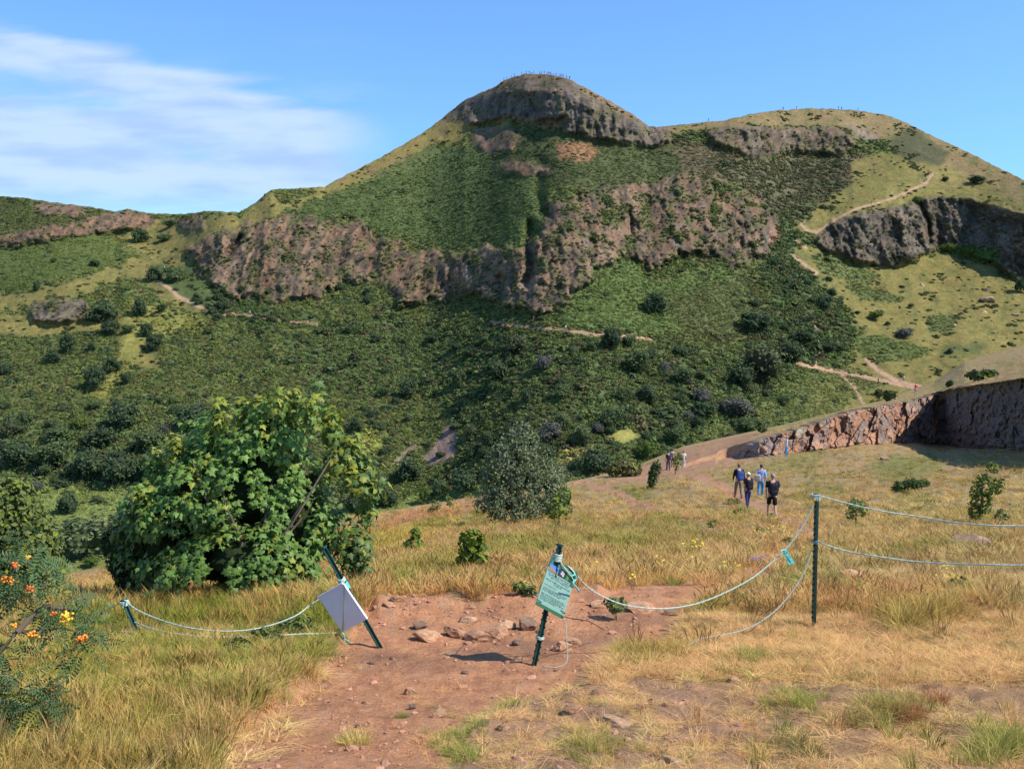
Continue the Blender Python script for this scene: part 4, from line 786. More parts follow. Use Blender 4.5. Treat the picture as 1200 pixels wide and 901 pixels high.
# sycamore bush: lobed leaves in rosettes
SYC_O = [(0, 0), (.16, -.05), (.40, -.02), (.30, .16), (.56, .42), (.24, .42), (.20, .60), (0, 1.0), (-.20, .60), (-.24, .42), (-.56, .42), (-.30, .16), (-.40, -.02), (-.16, -.05)]
SYC_V = np.array([(0, .32, .05)]+[(x, y, -.22*(x*x+(y-.3)**2)) for x, y in SYC_O]); SYC_F = np.array([(0, i+1, (i+1) % 14+1) for i in range(14)])
def px_lobes(L, Y0, base, sx=1):
    o = []
    for u, v, ru, rv, dy in L:
        p = pt(u, v, Y0+dy); s_ = (Y0+dy)/1100; o.append((p-np.array(base), (ru*s_, ru*s_*.95, rv*s_)))
    return o
def leafy(tree, lobes, n_ros, leaf, base, seed, per=5, tvf=(SYC_V, SYC_F), parts=0, gap=.3, young=.12, mat=None, shell=.3):
    r = np.random.default_rng(seed); P, d, _ = lobes_points(lobes, n_ros, shell, r); mat = mat or M_LEAF
    s_ = .5; q = fbm(P[:, 0]/s_+P[:, 1], P[:, 2]/s_+P[:, 1]*.8, seed, 3); ok = q > -gap; P, d = P[ok], d[ok]
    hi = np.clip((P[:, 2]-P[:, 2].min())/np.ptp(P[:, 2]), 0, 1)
    ax_ = d*.8+np.array([.05, -.1, .75]); R = frames(ax_); k = len(P)
    ang = np.linspace(0, 6.283, per, endpoint=False)[None]+r.uniform(0, 6.28, (k, 1))+r.normal(size=(k, per))*.25
    out = R[..., 0][:, None]*np.cos(ang)[..., None]+R[..., 1][:, None]*np.sin(ang)[..., None]; up_ = R[..., 2][:, None]
    pos = P[:, None]+out*leaf*.55+up_*leaf*(r.normal(size=(k, per, 1))*.55)
    yv = out+up_*r.uniform(-.55, .15, (k, per, 1))+r.normal(size=out.shape)*.22+np.array([0, 0, -.2]); yv /= np.linalg.norm(yv, axis=2, keepdims=True)
    zv = up_-yv*(up_*yv).sum(2, keepdims=True)+r.normal(size=out.shape)*.25; xv = np.cross(yv, zv); xv /= np.linalg.norm(xv, axis=2, keepdims=True); zv = np.cross(xv, yv)
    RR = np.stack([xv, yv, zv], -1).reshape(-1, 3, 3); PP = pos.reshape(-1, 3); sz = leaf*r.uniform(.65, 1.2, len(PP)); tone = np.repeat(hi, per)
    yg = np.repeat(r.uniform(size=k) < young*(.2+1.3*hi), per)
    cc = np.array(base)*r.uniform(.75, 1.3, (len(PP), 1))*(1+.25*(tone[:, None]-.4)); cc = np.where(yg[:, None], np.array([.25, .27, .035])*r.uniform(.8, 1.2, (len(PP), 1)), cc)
    keep = np.ones(len(PP), bool)
    if parts:
        score = -PP[:, 1]+.6*PP[:, 2]+r.normal(size=len(PP))*.5; sel = np.argsort(-score)[:parts*6:6]; keep[sel] = False
        ms = [npmesh('leaf', *([SYC_V, SYC_F] if tvf[0] is SYC_V else tvf), mat, q_) for q_ in (np.array(base)*.9, np.array(base)*1.2, np.array(base)*1.05, (.22, .25, .035))]
        for i in sel:
            o = link('leaf', ms[3 if yg[i] else i % 3], tree); M4 = Matrix([list(RR[i][0])+[0], list(RR[i][1])+[0], list(RR[i][2])+[0], [0, 0, 0, 1]])
            o.matrix_local = Matrix.Translation(Vector(PP[i]))@M4@Matrix.Scale(float(sz[i]), 4)
    v, f = stamp(tvf[0], tvf[1], PP[keep], RR[keep], sz[keep]); c4 = np.repeat(np.clip(cc[keep], .01, .6), len(tvf[0]), 0)
    o = link('foliage', npmesh('foliage', v, f, mat, c4, False), tree); o['kind'] = 'stuff'; return o
b0 = gp(285, 716); SY = b0.y+1.0
syc = thing('sycamore_bush', 'large bushy green sycamore with lobed leaves left of the path', 'tree', b0)
SL = px_lobes([(q[0]-(14 if q[0] > 325 else 4),)+q[1:] for q in [(295, 575, 84, 84, .3), (232, 600, 74, 76, .2), (335, 545, 60, 70, .4), (330, 512, 48, 44, .2), (368, 615, 46, 60, .1), (270, 540, 62, 56, .5), (205, 640, 58, 52, .4), (185, 590, 34, 40, .4), (300, 650, 100, 50, -.2), (378, 572, 28, 36, .6), (245, 660, 70, 34, 0)]], SY, b0)
leafy(syc, SL, 6600, .090, (.125, .215, .042), 5, parts=290, gap=.07, shell=.5, young=.1)
# outer spray on the right and top shoots
for u, v in ((300, 470), (345, 463), (365, 474), (318, 462), (262, 480), (240, 498), (200, 520), (178, 540), (160, 575), (395, 500), (415, 520), (425, 590), (150, 600), (283, 474), (385, 487)):
    leafy(syc, px_lobes([(u+rng.normal()*4, v+8, 8, 16, rng.uniform(-.3, .3))], SY, b0), 16, .10, (.13, .20, .036), int(u), gap=.9, young=.45)
leafy(syc, px_lobes([(418, 560, 20, 12, 0), (435, 572, 14, 10, 0), (425, 545, 16, 9, .1), (400, 535, 20, 14, .2), (372, 468, 5, 16, 0), (412, 640, 22, 28, -.1), (420, 660, 16, 18, 0), (150, 620, 14, 16, .2)], SY, b0), 170, .105, (.095, .155, .035), 9, gap=.6, young=.3)
iv, jf = ico(3)
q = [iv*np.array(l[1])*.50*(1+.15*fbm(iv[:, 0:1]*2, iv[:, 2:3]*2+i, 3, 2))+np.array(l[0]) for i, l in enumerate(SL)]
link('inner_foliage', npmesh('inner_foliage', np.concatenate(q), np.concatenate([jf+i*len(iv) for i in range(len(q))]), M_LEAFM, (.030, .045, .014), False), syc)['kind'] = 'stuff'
b = MB()
for i in range(9):
    a = i*.7; top_ = Vector((math.cos(a)*.8, .9+math.sin(a)*.3, .8+.6*random.random())); b.tube([Vector((.15*math.cos(a), .5+.15*math.sin(a), -.1)), top_*.4+Vector((0, .3, .1)), top_*.8, top_*1.1], [.028, .022, .015, .008], 6, (1, 1, 1))
p0 = Vector(pt(395, 590, SY))-b0; p1 = Vector(pt(436, 566, SY))-b0; b.tube([p0, (p0+p1)/2+Vector((0, 0, -.04)), p1], [.012, .009, .004], 6, (1, 1, 1))
b.obj('trunk', M_BARK, syc, True)

def shrub(name, label, cat, u, v, lob, Y0=None, n=2500, leaf=.1, base=(.08, .12, .03), seed=1, gap=.3, young=.1, limbs=6, mat=M_LEAFM, shell=.5, group=None, h=None, inner=True, jitter=.6):
    p = gp(u, v); Yb_ = p.y
    t = thing(name, label, cat, p, group=group); L = px_lobes(lob, Yb_, p)
    link('crown', crown('crown', L, n, leaf, base, mat, seed, shell=shell, gap=gap, young=young, inner=inner, jitter=jitter), t)
    hh_ = max(l[0][2] for l in L); link('trunk', trunk_mesh('trunk', hh_, max(.012, hh_*.02), limbs, seed), t); return t
shrub('willow_tree', 'grey-green willow tree on the crest of the slope, casting a dark shadow', 'tree', 602, 613, [(600, 560, 34, 48, 0), (612, 530, 26, 36, 0), (582, 585, 26, 26, 0), (626, 565, 30, 42, .3), (605, 590, 40, 22, 0), (645, 570, 24, 34, .6), (655, 585, 14, 18, .6), (615, 508, 10, 16, 0), (576, 560, 14, 18, 0), (590, 535, 18, 20, 0)], 42, 22000, .11, (.16, .19, .10), 3, gap=.22, young=.03, inner=.4, shell=.6, jitter=.9)
shrub('young_tree', 'slender young tree with yellow-green leaves in front of the willow, right', 'tree', 654, 617, [(655, 592, 15, 14, 0), (662, 580, 9, 10, 0), (646, 600, 7, 7, 0)], 36, 420, .15, (.13, .18, .05), 4, gap=.5, young=.25, limbs=4, inner=False)
shrub('young_shrub', 'bright yellow-green shoot growing at the foot of the willow', 'shrub', 615, 612, [(615, 600, 7, 8, 0), (617, 592, 5, 5, 0)], 36, 200, .15, (.20, .26, .05), 5, gap=.6, young=.5, limbs=3, inner=False)
shrub('sycamore_sapling', 'bright green sapling in the meadow left of the fuller sapling', 'sapling', 487, 650, [(486, 637, 11, 9, 0), (488, 625, 6, 7, 0), (480, 640, 6, 6, 0)], None, 260, .13, (.12, .18, .035), 6, gap=.6, young=.3, limbs=4, inner=False)
shrub('sycamore_sapling', 'fuller bright green sapling in the meadow beyond the bare path', 'sapling', 552, 672, [(548, 640, 13, 14, 0), (562, 652, 12, 16, 0), (556, 630, 14, 8, 0), (545, 655, 8, 10, 0)], None, 430, .12, (.12, .18, .035), 7, gap=.5, young=.3, limbs=6, inner=False)
shrub('sapling', 'thin olive sapling near the crest left of the willow', 'sapling', 510, 603, [(510, 594, 8, 8, 0), (505, 598, 5, 5, 0)], None, 160, .16, (.14, .15, .05), 8, gap=.6, limbs=3, inner=False)
shrub('sapling', 'small bright sapling on the crest left of the willow', 'sapling', 526, 596, [(526, 587, 4, 8, 0)], None, 90, .16, (.15, .2, .05), 9, gap=.6, limbs=2, inner=False)
shrub('sapling', 'dark leaning sapling beside the path before the walkers', 'sapling', 764, 575, [(766, 556, 6, 12, 0), (769, 548, 6, 8, 0), (763, 566, 5, 8, 0)], None, 420, .20, (.050, .075, .028), 10, gap=.7, limbs=3)
shrub('sapling', 'green sapling on the path right beside two distant walkers', 'sapling', 791, 556, [(793, 541, 5, 11, 0), (797, 535, 4, 6, 0)], None, 220, .22, (.12, .17, .04), 11, gap=.6, limbs=3, inner=False)
shrub('gorse_bush', 'brownish gorse bush at the crest between dark tree and dark sapling', 'bush', 730, 558, [(722, 550, 12, 8, 0), (738, 550, 14, 8, 0), (728, 546, 12, 6, 0)], None, 900, .35, (.11, .10, .045), 12, gap=.5, limbs=3)
shrub('gorse_bush', 'low dark green gorse bush in the dry grass on the right', 'bush', 1066, 576, [(1056, 570, 9, 6, 0), (1070, 567, 13, 6, 0), (1082, 566, 8, 5, 0), (1050, 573, 6, 5, 0)], None, 1200, .13, (.055, .085, .028), 13, gap=.6, limbs=4)
shrub('hawthorn_shrub', 'leaning leafy hawthorn shrub in the dry grass at the far right', 'shrub', 1146, 614, [(1143, 600, 8, 12, 0), (1150, 588, 12, 16, 0), (1155, 570, 14, 15, 0), (1163, 548, 7, 7, 0), (1170, 570, 7, 10, 0), (1143, 575, 6, 10, 0)], None, 1500, .11, (.105, .150, .035), 14, gap=.45, young=.15, limbs=8, inner=False, jitter=.9)
shrub('hawthorn_shrub', 'short pale shrub right next to the leaning hawthorn', 'shrub', 1175, 614, [(1174, 605, 8, 8, 0)], None, 160, .12, (.17, .19, .08), 15, gap=.6, limbs=3, inner=False)
shrub('ash_seedling', 'pale green seedling in the grass just beyond the upright post', 'plant', 1002, 618, [(1004, 592, 11, 9, 0), (998, 602, 7, 9, 0), (1012, 598, 6, 8, 0)], 24, 300, .12, (.19, .24, .07), 16, gap=.5, limbs=5, inner=False)
shrub('gorse_bush', 'tiny dark gorse bush on the band above the quarry face', 'bush', 893, 508, [(893, 503, 5, 4, 0)], None, 120, .3, (.06, .085, .03), 17, gap=.7, limbs=2)
shrub('gorse_bush', 'slim dark bush standing above the quarry face, left of a fuller one', 'bush', 1029, 468, [(1029, 461, 4, 6, 0)], None, 260, .35, (.045, .07, .028), 18, gap=.7, limbs=2)
shrub('gorse_bush', 'fuller dark bush standing above the quarry face', 'bush', 1043, 470, [(1043, 463, 7, 6, 0), (1039, 466, 4, 4, 0)], None, 400, .35, (.045, .07, .030), 19, gap=.7, limbs=2)
shrub('gorse_bush', 'small round bush in pale grass above the dark quarry wall', 'bush', 1113, 454, [(1113, 450, 4, 4, 0)], None, 160, .4, (.05, .08, .03), 20, gap=.7, limbs=2)
shrub('gorse_bush', 'spreading low gorse on the ridge at the right edge', 'bush', 1152, 445, [(1145, 440, 12, 5, 0), (1158, 439, 12, 5, 0)], None, 700, .5, (.055, .085, .03), 21, gap=.7, limbs=3)
shrub('willow_tree', 'broad leafy tree at the left edge behind the rowan', 'tree', 20, 700, [(10, 610, 38, 46, 0), (35, 640, 34, 44, 0), (5, 660, 40, 44, 0), (50, 668, 24, 28, 0), (-30, 620, 44, 60, 0), (20, 582, 20, 22, 0)], 24, 16000, .085, (.125, .155, .045), 22, gap=.3, young=.1, limbs=8)
shrub('hawthorn_tree', 'dark shady tree behind the left foot of the sycamore', 'tree', 165, 705, [(150, 650, 24, 34, 0), (135, 635, 16, 22, 0), (165, 670, 26, 26, 0), (185, 640, 30, 40, 0)], 17.5, 8000, .075, (.060, .088, .030), 23, gap=.4, limbs=6)
shrub('ragwort_plant', 'green leafy weed on the dirt edge right of the leaning notice', 'plant', 722, 718, [(722, 708, 14, 8, 0)], None, 260, .05, (.11, .14, .05), 24, gap=.6, limbs=6, inner=False)
shrub('ragwort_plant', 'grey-green weed behind the leaning notice, left side', 'plant', 620, 706, [(620, 694, 9, 10, 0), (608, 688, 8, 6, 0)], None, 200, .06, (.12, .15, .06), 25, gap=.6, limbs=5, inner=False)
shrub('broom_plant', 'low broom with yellow flowers beside the brown boulder', 'plant', 1125, 700, [(1125, 685, 14, 9, 0), (1118, 692, 10, 7, 0)], None, 420, .05, (.10, .12, .04), 26, gap=.6, young=.2, limbs=5, inner=False)
for i, (u, v, w, h_) in enumerate([(505, 680, 13, 6), (868, 604, 10, 5), (905, 608, 7, 4), (860, 590, 8, 4), (993, 560, 12, 6), (1105, 555, 8, 3), (925, 640, 10, 6), (840, 618, 10, 5), (895, 628, 12, 6), (312, 760, 20, 14), (345, 748, 24, 16), (280, 770, 20, 12)]):
    near = v > 740
    shrub('leafy_weed', ['low green weed patch in the meadow left of the notice', 'green weed tuft beside the walkers, nearest the path bend', 'small weed right of the nearest walker', 'small weed beside the path behind the walkers', 'low gorse tuft on the slope below the quarry face', 'tiny weed on the slope below the dark wall', 'weed tuft in grass left of the upright post', 'green tuft on the left verge of the walkers path', 'weed between the yellow flowers and the walkers', 'leafy nettle clump under the sagging rope, middle', 'largest leafy clump under the sagging rope', 'leafy clump at the left under the sagging rope'][i], 'plant', u, v, [(u, v-h_*.7, w, h_, 0)], None, 500 if near else 150, .05 if near else .10, (.11, .15, .045), 30+i, gap=.7, limbs=4, inner=False, young=.1)

# rowan in the left corner: pinnate leaves and orange berries
RV = [];
for i in range(7):
    for s_ in (-1, 1):
        y = .10+i*.13; L = .30*(1-.35*abs(i-3)/3.5); RV += [(0, y, 0), (s_*L*.5, y+.015, .03), (s_*L, y+.09, -.02), (s_*L*.5, y+.10, .02)]
RV += [(0, .98, 0), (.07, 1.10, .02), (0, 1.28, -.04), (-.07, 1.10, .02)]; RV = np.array(RV); RV[:, 2] -= .25*(RV[:, 1]-.2)**2*.8; RVF = np.arange(len(RV)).reshape(-1, 4)
rb = V(-60, 930, 4.6); row = thing('rowan_tree', 'rowan with feathery leaves and orange berries at the left edge', 'tree', rb)
RL = [(18, 662, 40, 26, 0), (-10, 700, 40, 40, 0), (48, 700, 30, 14, .1), (88, 722, 22, 15, 0), (100, 745, 20, 10, 0), (15, 820, 34, 14, -.2), (-5, 850, 40, 26, -.3), (40, 835, 28, 14, -.3), (20, 868, 40, 24, -.3), (0, 760, 18, 30, 0), (10, 890, 40, 24, -.4), (50, 780, 8, 5, 0)]
ll = px_lobes(RL, 4.9, rb); ll = [(c_, (r_[0], r_[1]*.6, r_[2])) for c_, r_ in ll]
fo = leafy(row, ll, 260, .13, (.080, .135, .048), 41, per=3, tvf=(RV, RVF), gap=.8, young=.06, shell=.8)
leafy(row, ll[5:9]+ll[10:11], 190, .13, (.060, .105, .040), 43, per=3, tvf=(RV, RVF), gap=.9, young=.06, shell=.8)
b = MB(); tw = lambda *q: [Vector(pt(u, v, Y_))-rb for u, v, Y_ in q]
for q in (((-60, 930, 4.6), (-30, 800, 4.7), (20, 740, 4.8), (75, 736, 4.9), (105, 745, 4.9)), ((-30, 800, 4.7), (-10, 700, 4.9), (20, 665, 5), (45, 650, 5)), ((-60, 930, 4.6), (-20, 850, 4.6), (20, 840, 4.6), (55, 850, 4.6)), ((20, 740, 4.8), (50, 710, 4.9), (90, 715, 4.9)), ((-60, 930, 4.6), (0, 900, 4.4), (30, 880, 4.4))):
    b.tube(tw(*q), [.02, .014, .009, .006, .004][:len(q)], 6, (1, 1, 1))
b.obj('trunk', M_BARK, row, True)
M_BERRY = bsdf('rowan_berry', attr=True, rough=.35); iv1, jf1 = ico(1)
for u, v, n, w, cb in ((8, 679, 26, 8, (.80, .28, .02)), (17, 663, 12, 4, (.75, .15, .02)), (34, 690, 12, 6, (.75, .16, .02)), (78, 722, 20, 6, (.85, .48, .03)), (75, 728, 8, 4, (.85, .45, .03)), (97, 747, 18, 5, (.80, .22, .02)), (92, 751, 8, 4, (.4, .12, .02)), (38, 744, 18, 6, (.80, .30, .02)), (16, 733, 7, 3, (.8, .28, .02)), (62, 720, 5, 3, (.6, .15, .02)), (15, 897, 26, 12, (.80, .32, .02)), (5, 866, 12, 7, (.75, .5, .05)), (33, 653, 5, 3, (.8, .4, .03))):
    m_ = MB()
    for _ in range(int(n*1.3)): m_.add(iv1*.0075+np.array(pt(u+rng.normal()*w*.55, v+rng.normal()*w*.35, 4.75+rng.normal()*.02))-np.array(rb), jf1, np.array(cb)*rng.uniform(.8, 1.2))
    m_.obj('berry_cluster', M_BERRY, row, True)
print('trees', time.time()-T0)
# ------------------------------------------------------------------ posts, ropes and notices
M_POST = bsdf('green_painted_steel', (.012, .062, .052), .45, .2, noise=((25, .6, 1.4), (150, .8, 1.2)), bump=[(120, .001)])
M_ROPE = bsdf('mint_rope', (.46, .58, .48), .7, noise=(200, .75, 1.15), bump=[(400, .002)], spec=.2)
M_STRING = bsdf('grey_string', (.34, .40, .34), .8, noise=(200, .75, 1.15), spec=.1)
M_TAPE = bsdf('turquoise_tape', (.10, .55, .50), .5)
def post(label, pb, ptop, w=.046, rot=0):
    pb, ptop = Vector(pb), Vector(ptop); ax_ = ptop-pb; L = ax_.length; t = thing('fence_post', label, 'post', pb, group='green steel fence posts'); q = ax_.to_track_quat('Z', 'Y'); t.rotation_mode = 'QUATERNION'; t.rotation_quaternion = q@Quaternion((0, 0, 1), rot)
    b = MB(); b.box((0, 0, L/2-.06), (w/2, .0035, L/2+.06)); b.box((0, .016, L/2-.06), (.0032, .0128, L/2+.06)); b.obj('shaft', M_POST, t)
    s_ = MB(); z = .08
    while z < L-.03: s_.box((0, -.0085, z), (.008, .005, .009)); s_.box((w/2+.0045, 0, z+.02), (.004, .0028, .007)); s_.box((-w/2-.0045, 0, z+.02), (.004, .0028, .007)); z += .052
    s_.obj('stud_row', M_POST, t); c_ = MB(); c_.box((0, .004, L+.009), (w/2+.003, .018, .009)); c_.obj('cap', M_POST, t); return t, L
def wraps(parent, z, n=4, r=.034, mat=M_ROPE, rr=.006, name='rope_wrap'):
    P = [Vector((r*math.cos(a)*(1+.08*math.sin(3*a)), r*math.sin(a), z+.010*a/6.28*1.2+.004*math.sin(5*a))) for a in np.linspace(0, 6.28*n, 14*n)]
    b = MB(); b.tube(P, rr, 6, (1, 1, 1)); return b.obj(name, mat, parent, True)
def spline(P, k=8):
    P = [Vector(p) for p in P]; P = [P[0]*2-P[1]]+P+[P[-1]*2-P[-2]]; o = []
    for i in range(1, len(P)-2):
        for j in range(k):
            t = j/k; a, b_, c_, d = P[i-1:i+3]; o.append(.5*((2*b_)+(c_-a)*t+(2*a-5*b_+4*c_-d)*t*t+(3*b_-a-3*c_+d)*t**3))
    return o+[P[-2]]
def rope(label, pts, r=.0068, mat=M_ROPE, name='rope', strands=True):
    P = spline([V(*q) for q in pts]); o0 = P[0].copy(); b = MB(); P = [p-o0 for p in P]
    Q = [P[0]]
    for p in P[1:]:
        n = max(1, int((p-Q[-1]).length/.03)); a0 = Q[-1].copy()
        for i in range(1, n+1): Q.append(a0.lerp(p, i/n))
    if strands:
        for s_ in (0, 1, 2):
            H = []
            for i, p in enumerate(Q):
                t = (Q[min(i+1, len(Q)-1)]-Q[max(i-1, 0)]).normalized(); x = t.cross(Vector((0, 0, 1))).normalized(); y = x.cross(t); a = i*1.1+s_*2.094; H.append(p+(x*math.cos(a)+y*math.sin(a))*r*.5)
            b.tube(H, r*.62, 5, (1, 1, 1), cap=False)
    else: b.tube(Q, r, 6, (1, 1, 1))
    o = b.obj(name, mat, None, True); o.location = o0; return tag(o, label, 'rope' if name == 'rope' else 'string')
pr, Lr = post('upright green steel post standing in the dry grass at right', V(952.5, 733, 8.2), V(956, 581, 8.2), .046)
wraps(pr, Lr-.035, 4); wraps(pr, Lr-.435, 2, .03, M_STRING); yl = MB(); yl.box((.03, -.02, Lr-.02), (.014, .006, .012)); yl.obj('yellow_tie', bsdf('yellow_tie', (.75, .5, .03), .6), pr)
pc_, Lc = post('leaning green post that carries the mint notice on the path', V(624.5, 786, 7.15), V(656, 640, 7.32), .042, .3)
wraps(pc_, Lc-.12, 5, .036); wraps(pc_, .26, 2, .03); 
pw, Lw = post('green post leaning sharply left that carries the white board', V(438.5, 747, 7.85), V(379.5, 643, 7.9), .046, -.2)
wraps(pw, Lw*.55, 5, .034, M_TAPE); wraps(pw, Lw*.63, 3, .032); 
pl, Ll = post('short green post sinking into the tall grass at left', V(170, 762, 8.0), V(145, 704, 8.1), .046)
wraps(pl, Ll-.05, 4)
post('green post outside the right edge that holds the ropes', V(1330, 740, 7.0), V(1334, 612, 7.0), .046)
rope('upper mint rope running from the upright post to the right edge', [(957, 580, 8.17), (990, 589, 8.1), (1030, 598, 8), (1075, 605, 7.9), (1120, 612, 7.7), (1160, 615.5, 7.5), (1200, 616, 7.4), (1260, 616, 7.2), (1332, 614, 7)])
rope('lower mint rope running from the upright post to the right edge', [(956, 634, 8.17), (990, 645, 8.1), (1030, 652, 8), (1075, 658, 7.9), (1120, 660.5, 7.7), (1160, 661.5, 7.5), (1200, 662, 7.4), (1260, 660, 7.2), (1332, 656, 7)])
rope('long rope drooping from the upright post to the mint notice', [(953, 592, 8.17), (940, 617, 8.15), (922, 642, 8.1), (903, 660, 8.05), (880, 678, 7.95), (850, 694, 7.85), (820, 706, 7.75), (790, 712, 7.65), (760, 712.5, 7.55), (730, 708, 7.5), (705, 698, 7.4), (688, 687, 7.35), (676, 674, 7.22)], .0062)
rope('slack lower string hanging from the upright post down to the ground', [(951, 645, 8.17), (943, 668, 8.12), (930, 690, 8.05), (912, 712, 7.95), (890, 729, 7.8), (868, 739, 7.7), (840, 745, 7.6), (822, 748, 7.52), (800, 758, 7.3), (770, 763, 7.2), (735, 762, 7.25)], .0055, M_STRING, 'string', False)
rope('upper mint rope sagging over the grass to the white board', [(146, 703, 8.08), (160, 714, 7.95), (185, 725, 7.8), (215, 734, 7.6), (250, 739, 7.5), (285, 738.5, 7.5), (315, 733, 7.6), (345, 722, 7.7), (362, 710, 7.8), (374, 702, 7.82)], .0062)
rope('lower rope sagging through the grass below the white board', [(158, 729, 7.98), (180, 737, 7.7), (210, 743, 7.5), (250, 746, 7.4), (300, 746, 7.4), (345, 743, 7.5), (375, 742, 7.6), (396, 741, 7.8)], .006)
rope('thin line leaving the short left post towards the left edge', [(143, 705, 8.08), (128, 713, 8.3), (112, 719, 8.5), (90, 724, 8.8)], .004, M_STRING, 'string', False)
rope('loose string falling from the mint notice corner to the ground', [(659.5, 721, 7.26), (663, 732, 7.2), (664, 750, 7.12), (665, 768, 7.06), (662, 778, 7.0), (650, 782, 6.98), (636, 780, 7.0)], .004, M_STRING, 'string', False)
rope('thin wire stretching left and right behind the mint notice', [(626, 677, 7.8), (636, 666, 7.6), (647, 658, 7.36)], .0035, M_STRING, 'string', False)
rope('dark cord hooked on the lower edge of the mint notice', [(658, 722, 7.12), (668, 724, 7.2), (690, 728, 7.5), (708, 738, 8.0)], .004, bsdf('dark_cord', (.03, .025, .02), .8), 'string', False)
# turquoise ribbon knot
kp = V(918.5, 645, 8.07); kn = thing('ribbon', 'turquoise ribbon tied on the drooping rope beside the upright post', 'ribbon', kp); b = MB()
b.tube([Vector((-.03, -.012, .0)), Vector((0, -.015, .012)), Vector((.03, -.012, -.012)), Vector((.01, -.015, -.015)), Vector((-.02, -.01, .012))], .008, 6, (1, 1, 1)); b.obj('knot', M_TAPE, kn, True)
for dx, L in ((.055, .12), (.085, .115), (.07, .09)):
    b = MB(); P = [Vector((0, -.014, 0)), Vector((dx*.4, -.02, -.35*L)), Vector((dx*.75, -.012, -.7*L)), Vector((dx, -.018, -L))]; vs = []
    for i, p in enumerate(P): vs += [p+Vector((-.012, 0, -.004)), p+Vector((.012, .004, .004)), p+Vector((.012, .006, .004)), p+Vector((-.012, .002, -.004))]
    b.add(vs, [(i*4+j, i*4+(j+1) % 4, i*4+4+(j+1) % 4, i*4+4+j) for i in range(3) for j in range(4)]); b.obj('tail', M_TAPE, kn)
# boards: local frame  x right, y up, z out of the face
def board(name, label, TL, TR, BL, thick=.006):
    TL, TR, BL = Vector(TL), Vector(TR), Vector(BL); x = TR-TL; Wd = x.length; x.normalize(); y = (TL-BL); y -= x*y.dot(x); Hh = y.length; y.normalize(); z = x.cross(y)
    t = thing(name, label, 'sign', BL); M = Matrix((x, y, z)).transposed().to_4x4(); t.matrix_world = Matrix.Translation(TL-y*Hh)@M; return t, Wd, Hh
def flat(t, name, x0, y0, x1, y1, z, mat, dz=.0008):
    b = MB(); b.box(((x0+x1)/2, (y0+y1)/2, z), ((x1-x0)/2, (y1-y0)/2, dz)); return b.obj(name, mat, t)
nt_, Wd, Hh = board('notice_board', 'tilted mint green notice with pictures and printed lines', V(646, 652, 7.27), V(676.5, 670, 7.45), V(632, 710.5, 7.11))
M_MINT = bsdf('mint_print', (.21, .37, .31), .45, noise=(9, .92, 1.06), spec=.3); M_DG = bsdf('dark_green_print', (.035, .12, .06), .45, spec=.3); M_PALE = bsdf('pale_print', (.45, .6, .5), .5); M_INK = bsdf('black_print', (.03, .05, .045), .5)
flat(nt_, 'panel', 0, 0, Wd, Hh, 0, M_MINT, .003)
flat(nt_, 'header_band', 0, Hh*.80, Wd, Hh, .0042, M_DG); flat(nt_, 'foot_band', 0, 0, Wd, Hh*.065, .0042, M_DG)
pic = flat(nt_, 'landscape_picture', Wd*.03, Hh*.735, Wd*.36, Hh*.875, .0062, bsdf('picture_sky', (.05, .22, .60), .4)); b = MB(); x0, x1, y0, y1 = Wd*.03, Wd*.36, Hh*.735, Hh*.875
b.add([(x0, y0, .0074), (x1, y0, .0074), (x1, y0+.01, .0074), (x0+.6*(x1-x0), y0+.02, .0074), (x0+.35*(x1-x0), y0+.034, .0074), (x0, y0+.04, .0074)], [(0, 1, 2), (0, 2, 3), (0, 3, 4), (0, 4, 5)]); b.obj('landscape_hill', bsdf('picture_brown', (.30, .17, .11), .5), nt_)
flat(nt_, 'rock_picture', Wd*.37, Hh*.735, Wd*.66, Hh*.875, .0062, bsdf('picture_dark', (.03, .03, .035), .5)); M_SP = bsdf('picture_grey', (.45, .47, .52), .5)
b = MB(); 
for cx_, cy_, r_ in ((.50, .83, .011), (.56, .815, .009), (.48, .795, .010), (.55, .78, .012), (.515, .805, .008)): 
    a = np.linspace(0, 2*math.pi, 9)[:-1]; b.add([(Wd*cx_, Hh*cy_, .0076)]+[(Wd*cx_+r_*math.cos(q), Hh*cy_+r_*math.sin(q), .0076) for q in a], [(0, i+1, (i+1) % 8+1) for i in range(8)])
b.obj('pale_stones', M_SP, nt_); flat(nt_, 'figure_picture', Wd*.67, Hh*.735, Wd*.97, Hh*.875, .0062, bsdf('picture_green', (.06, .22, .05), .5))
b = MB(); b.box((Wd*.85, Hh*.785, .0076), (.011, .022, .0004)); b.box((Wd*.855, Hh*.845, .0076), (.0065, .009, .0004)); b.box((Wd*.80, Hh*.76, .0076), (.012, .010, .0004)); b.obj('dark_figure', M_INK, nt_)
def words_row(t, y, x0, x1, h, mat, seed, z=.0040, name='printed_line'):
    r = random.Random(seed); b = MB(); x = x0
    while x < x1-h:
        for _ in range(r.randint(2, 7)):
            if x > x1-h*.5: break
            w = h*r.uniform(.42, .72); c_ = r.random()
            b.box((x+w*.15, y, z), (w*.11, h*.5, .0003)); 
            if c_ < .6: b.box((x+w*.5, y+h*(.4 if c_ < .3 else -.4), z+.0003), (w*.3, h*.09, .0003))
            if c_ > .35: b.box((x+w*.82, y, z), (w*.10, h*.5*(1 if c_ < .7 else .6), .0003))
            x += w*1.25
        x += h*.7
    b.obj(name, mat, t)
for i, (yy, a_, b_, h_) in enumerate(((.945, .08, .72, .010), (.912, .08, .9, .012))): words_row(nt_, Hh*yy, Wd*a_, Wd*b_, h_, M_PALE, i, .0056)
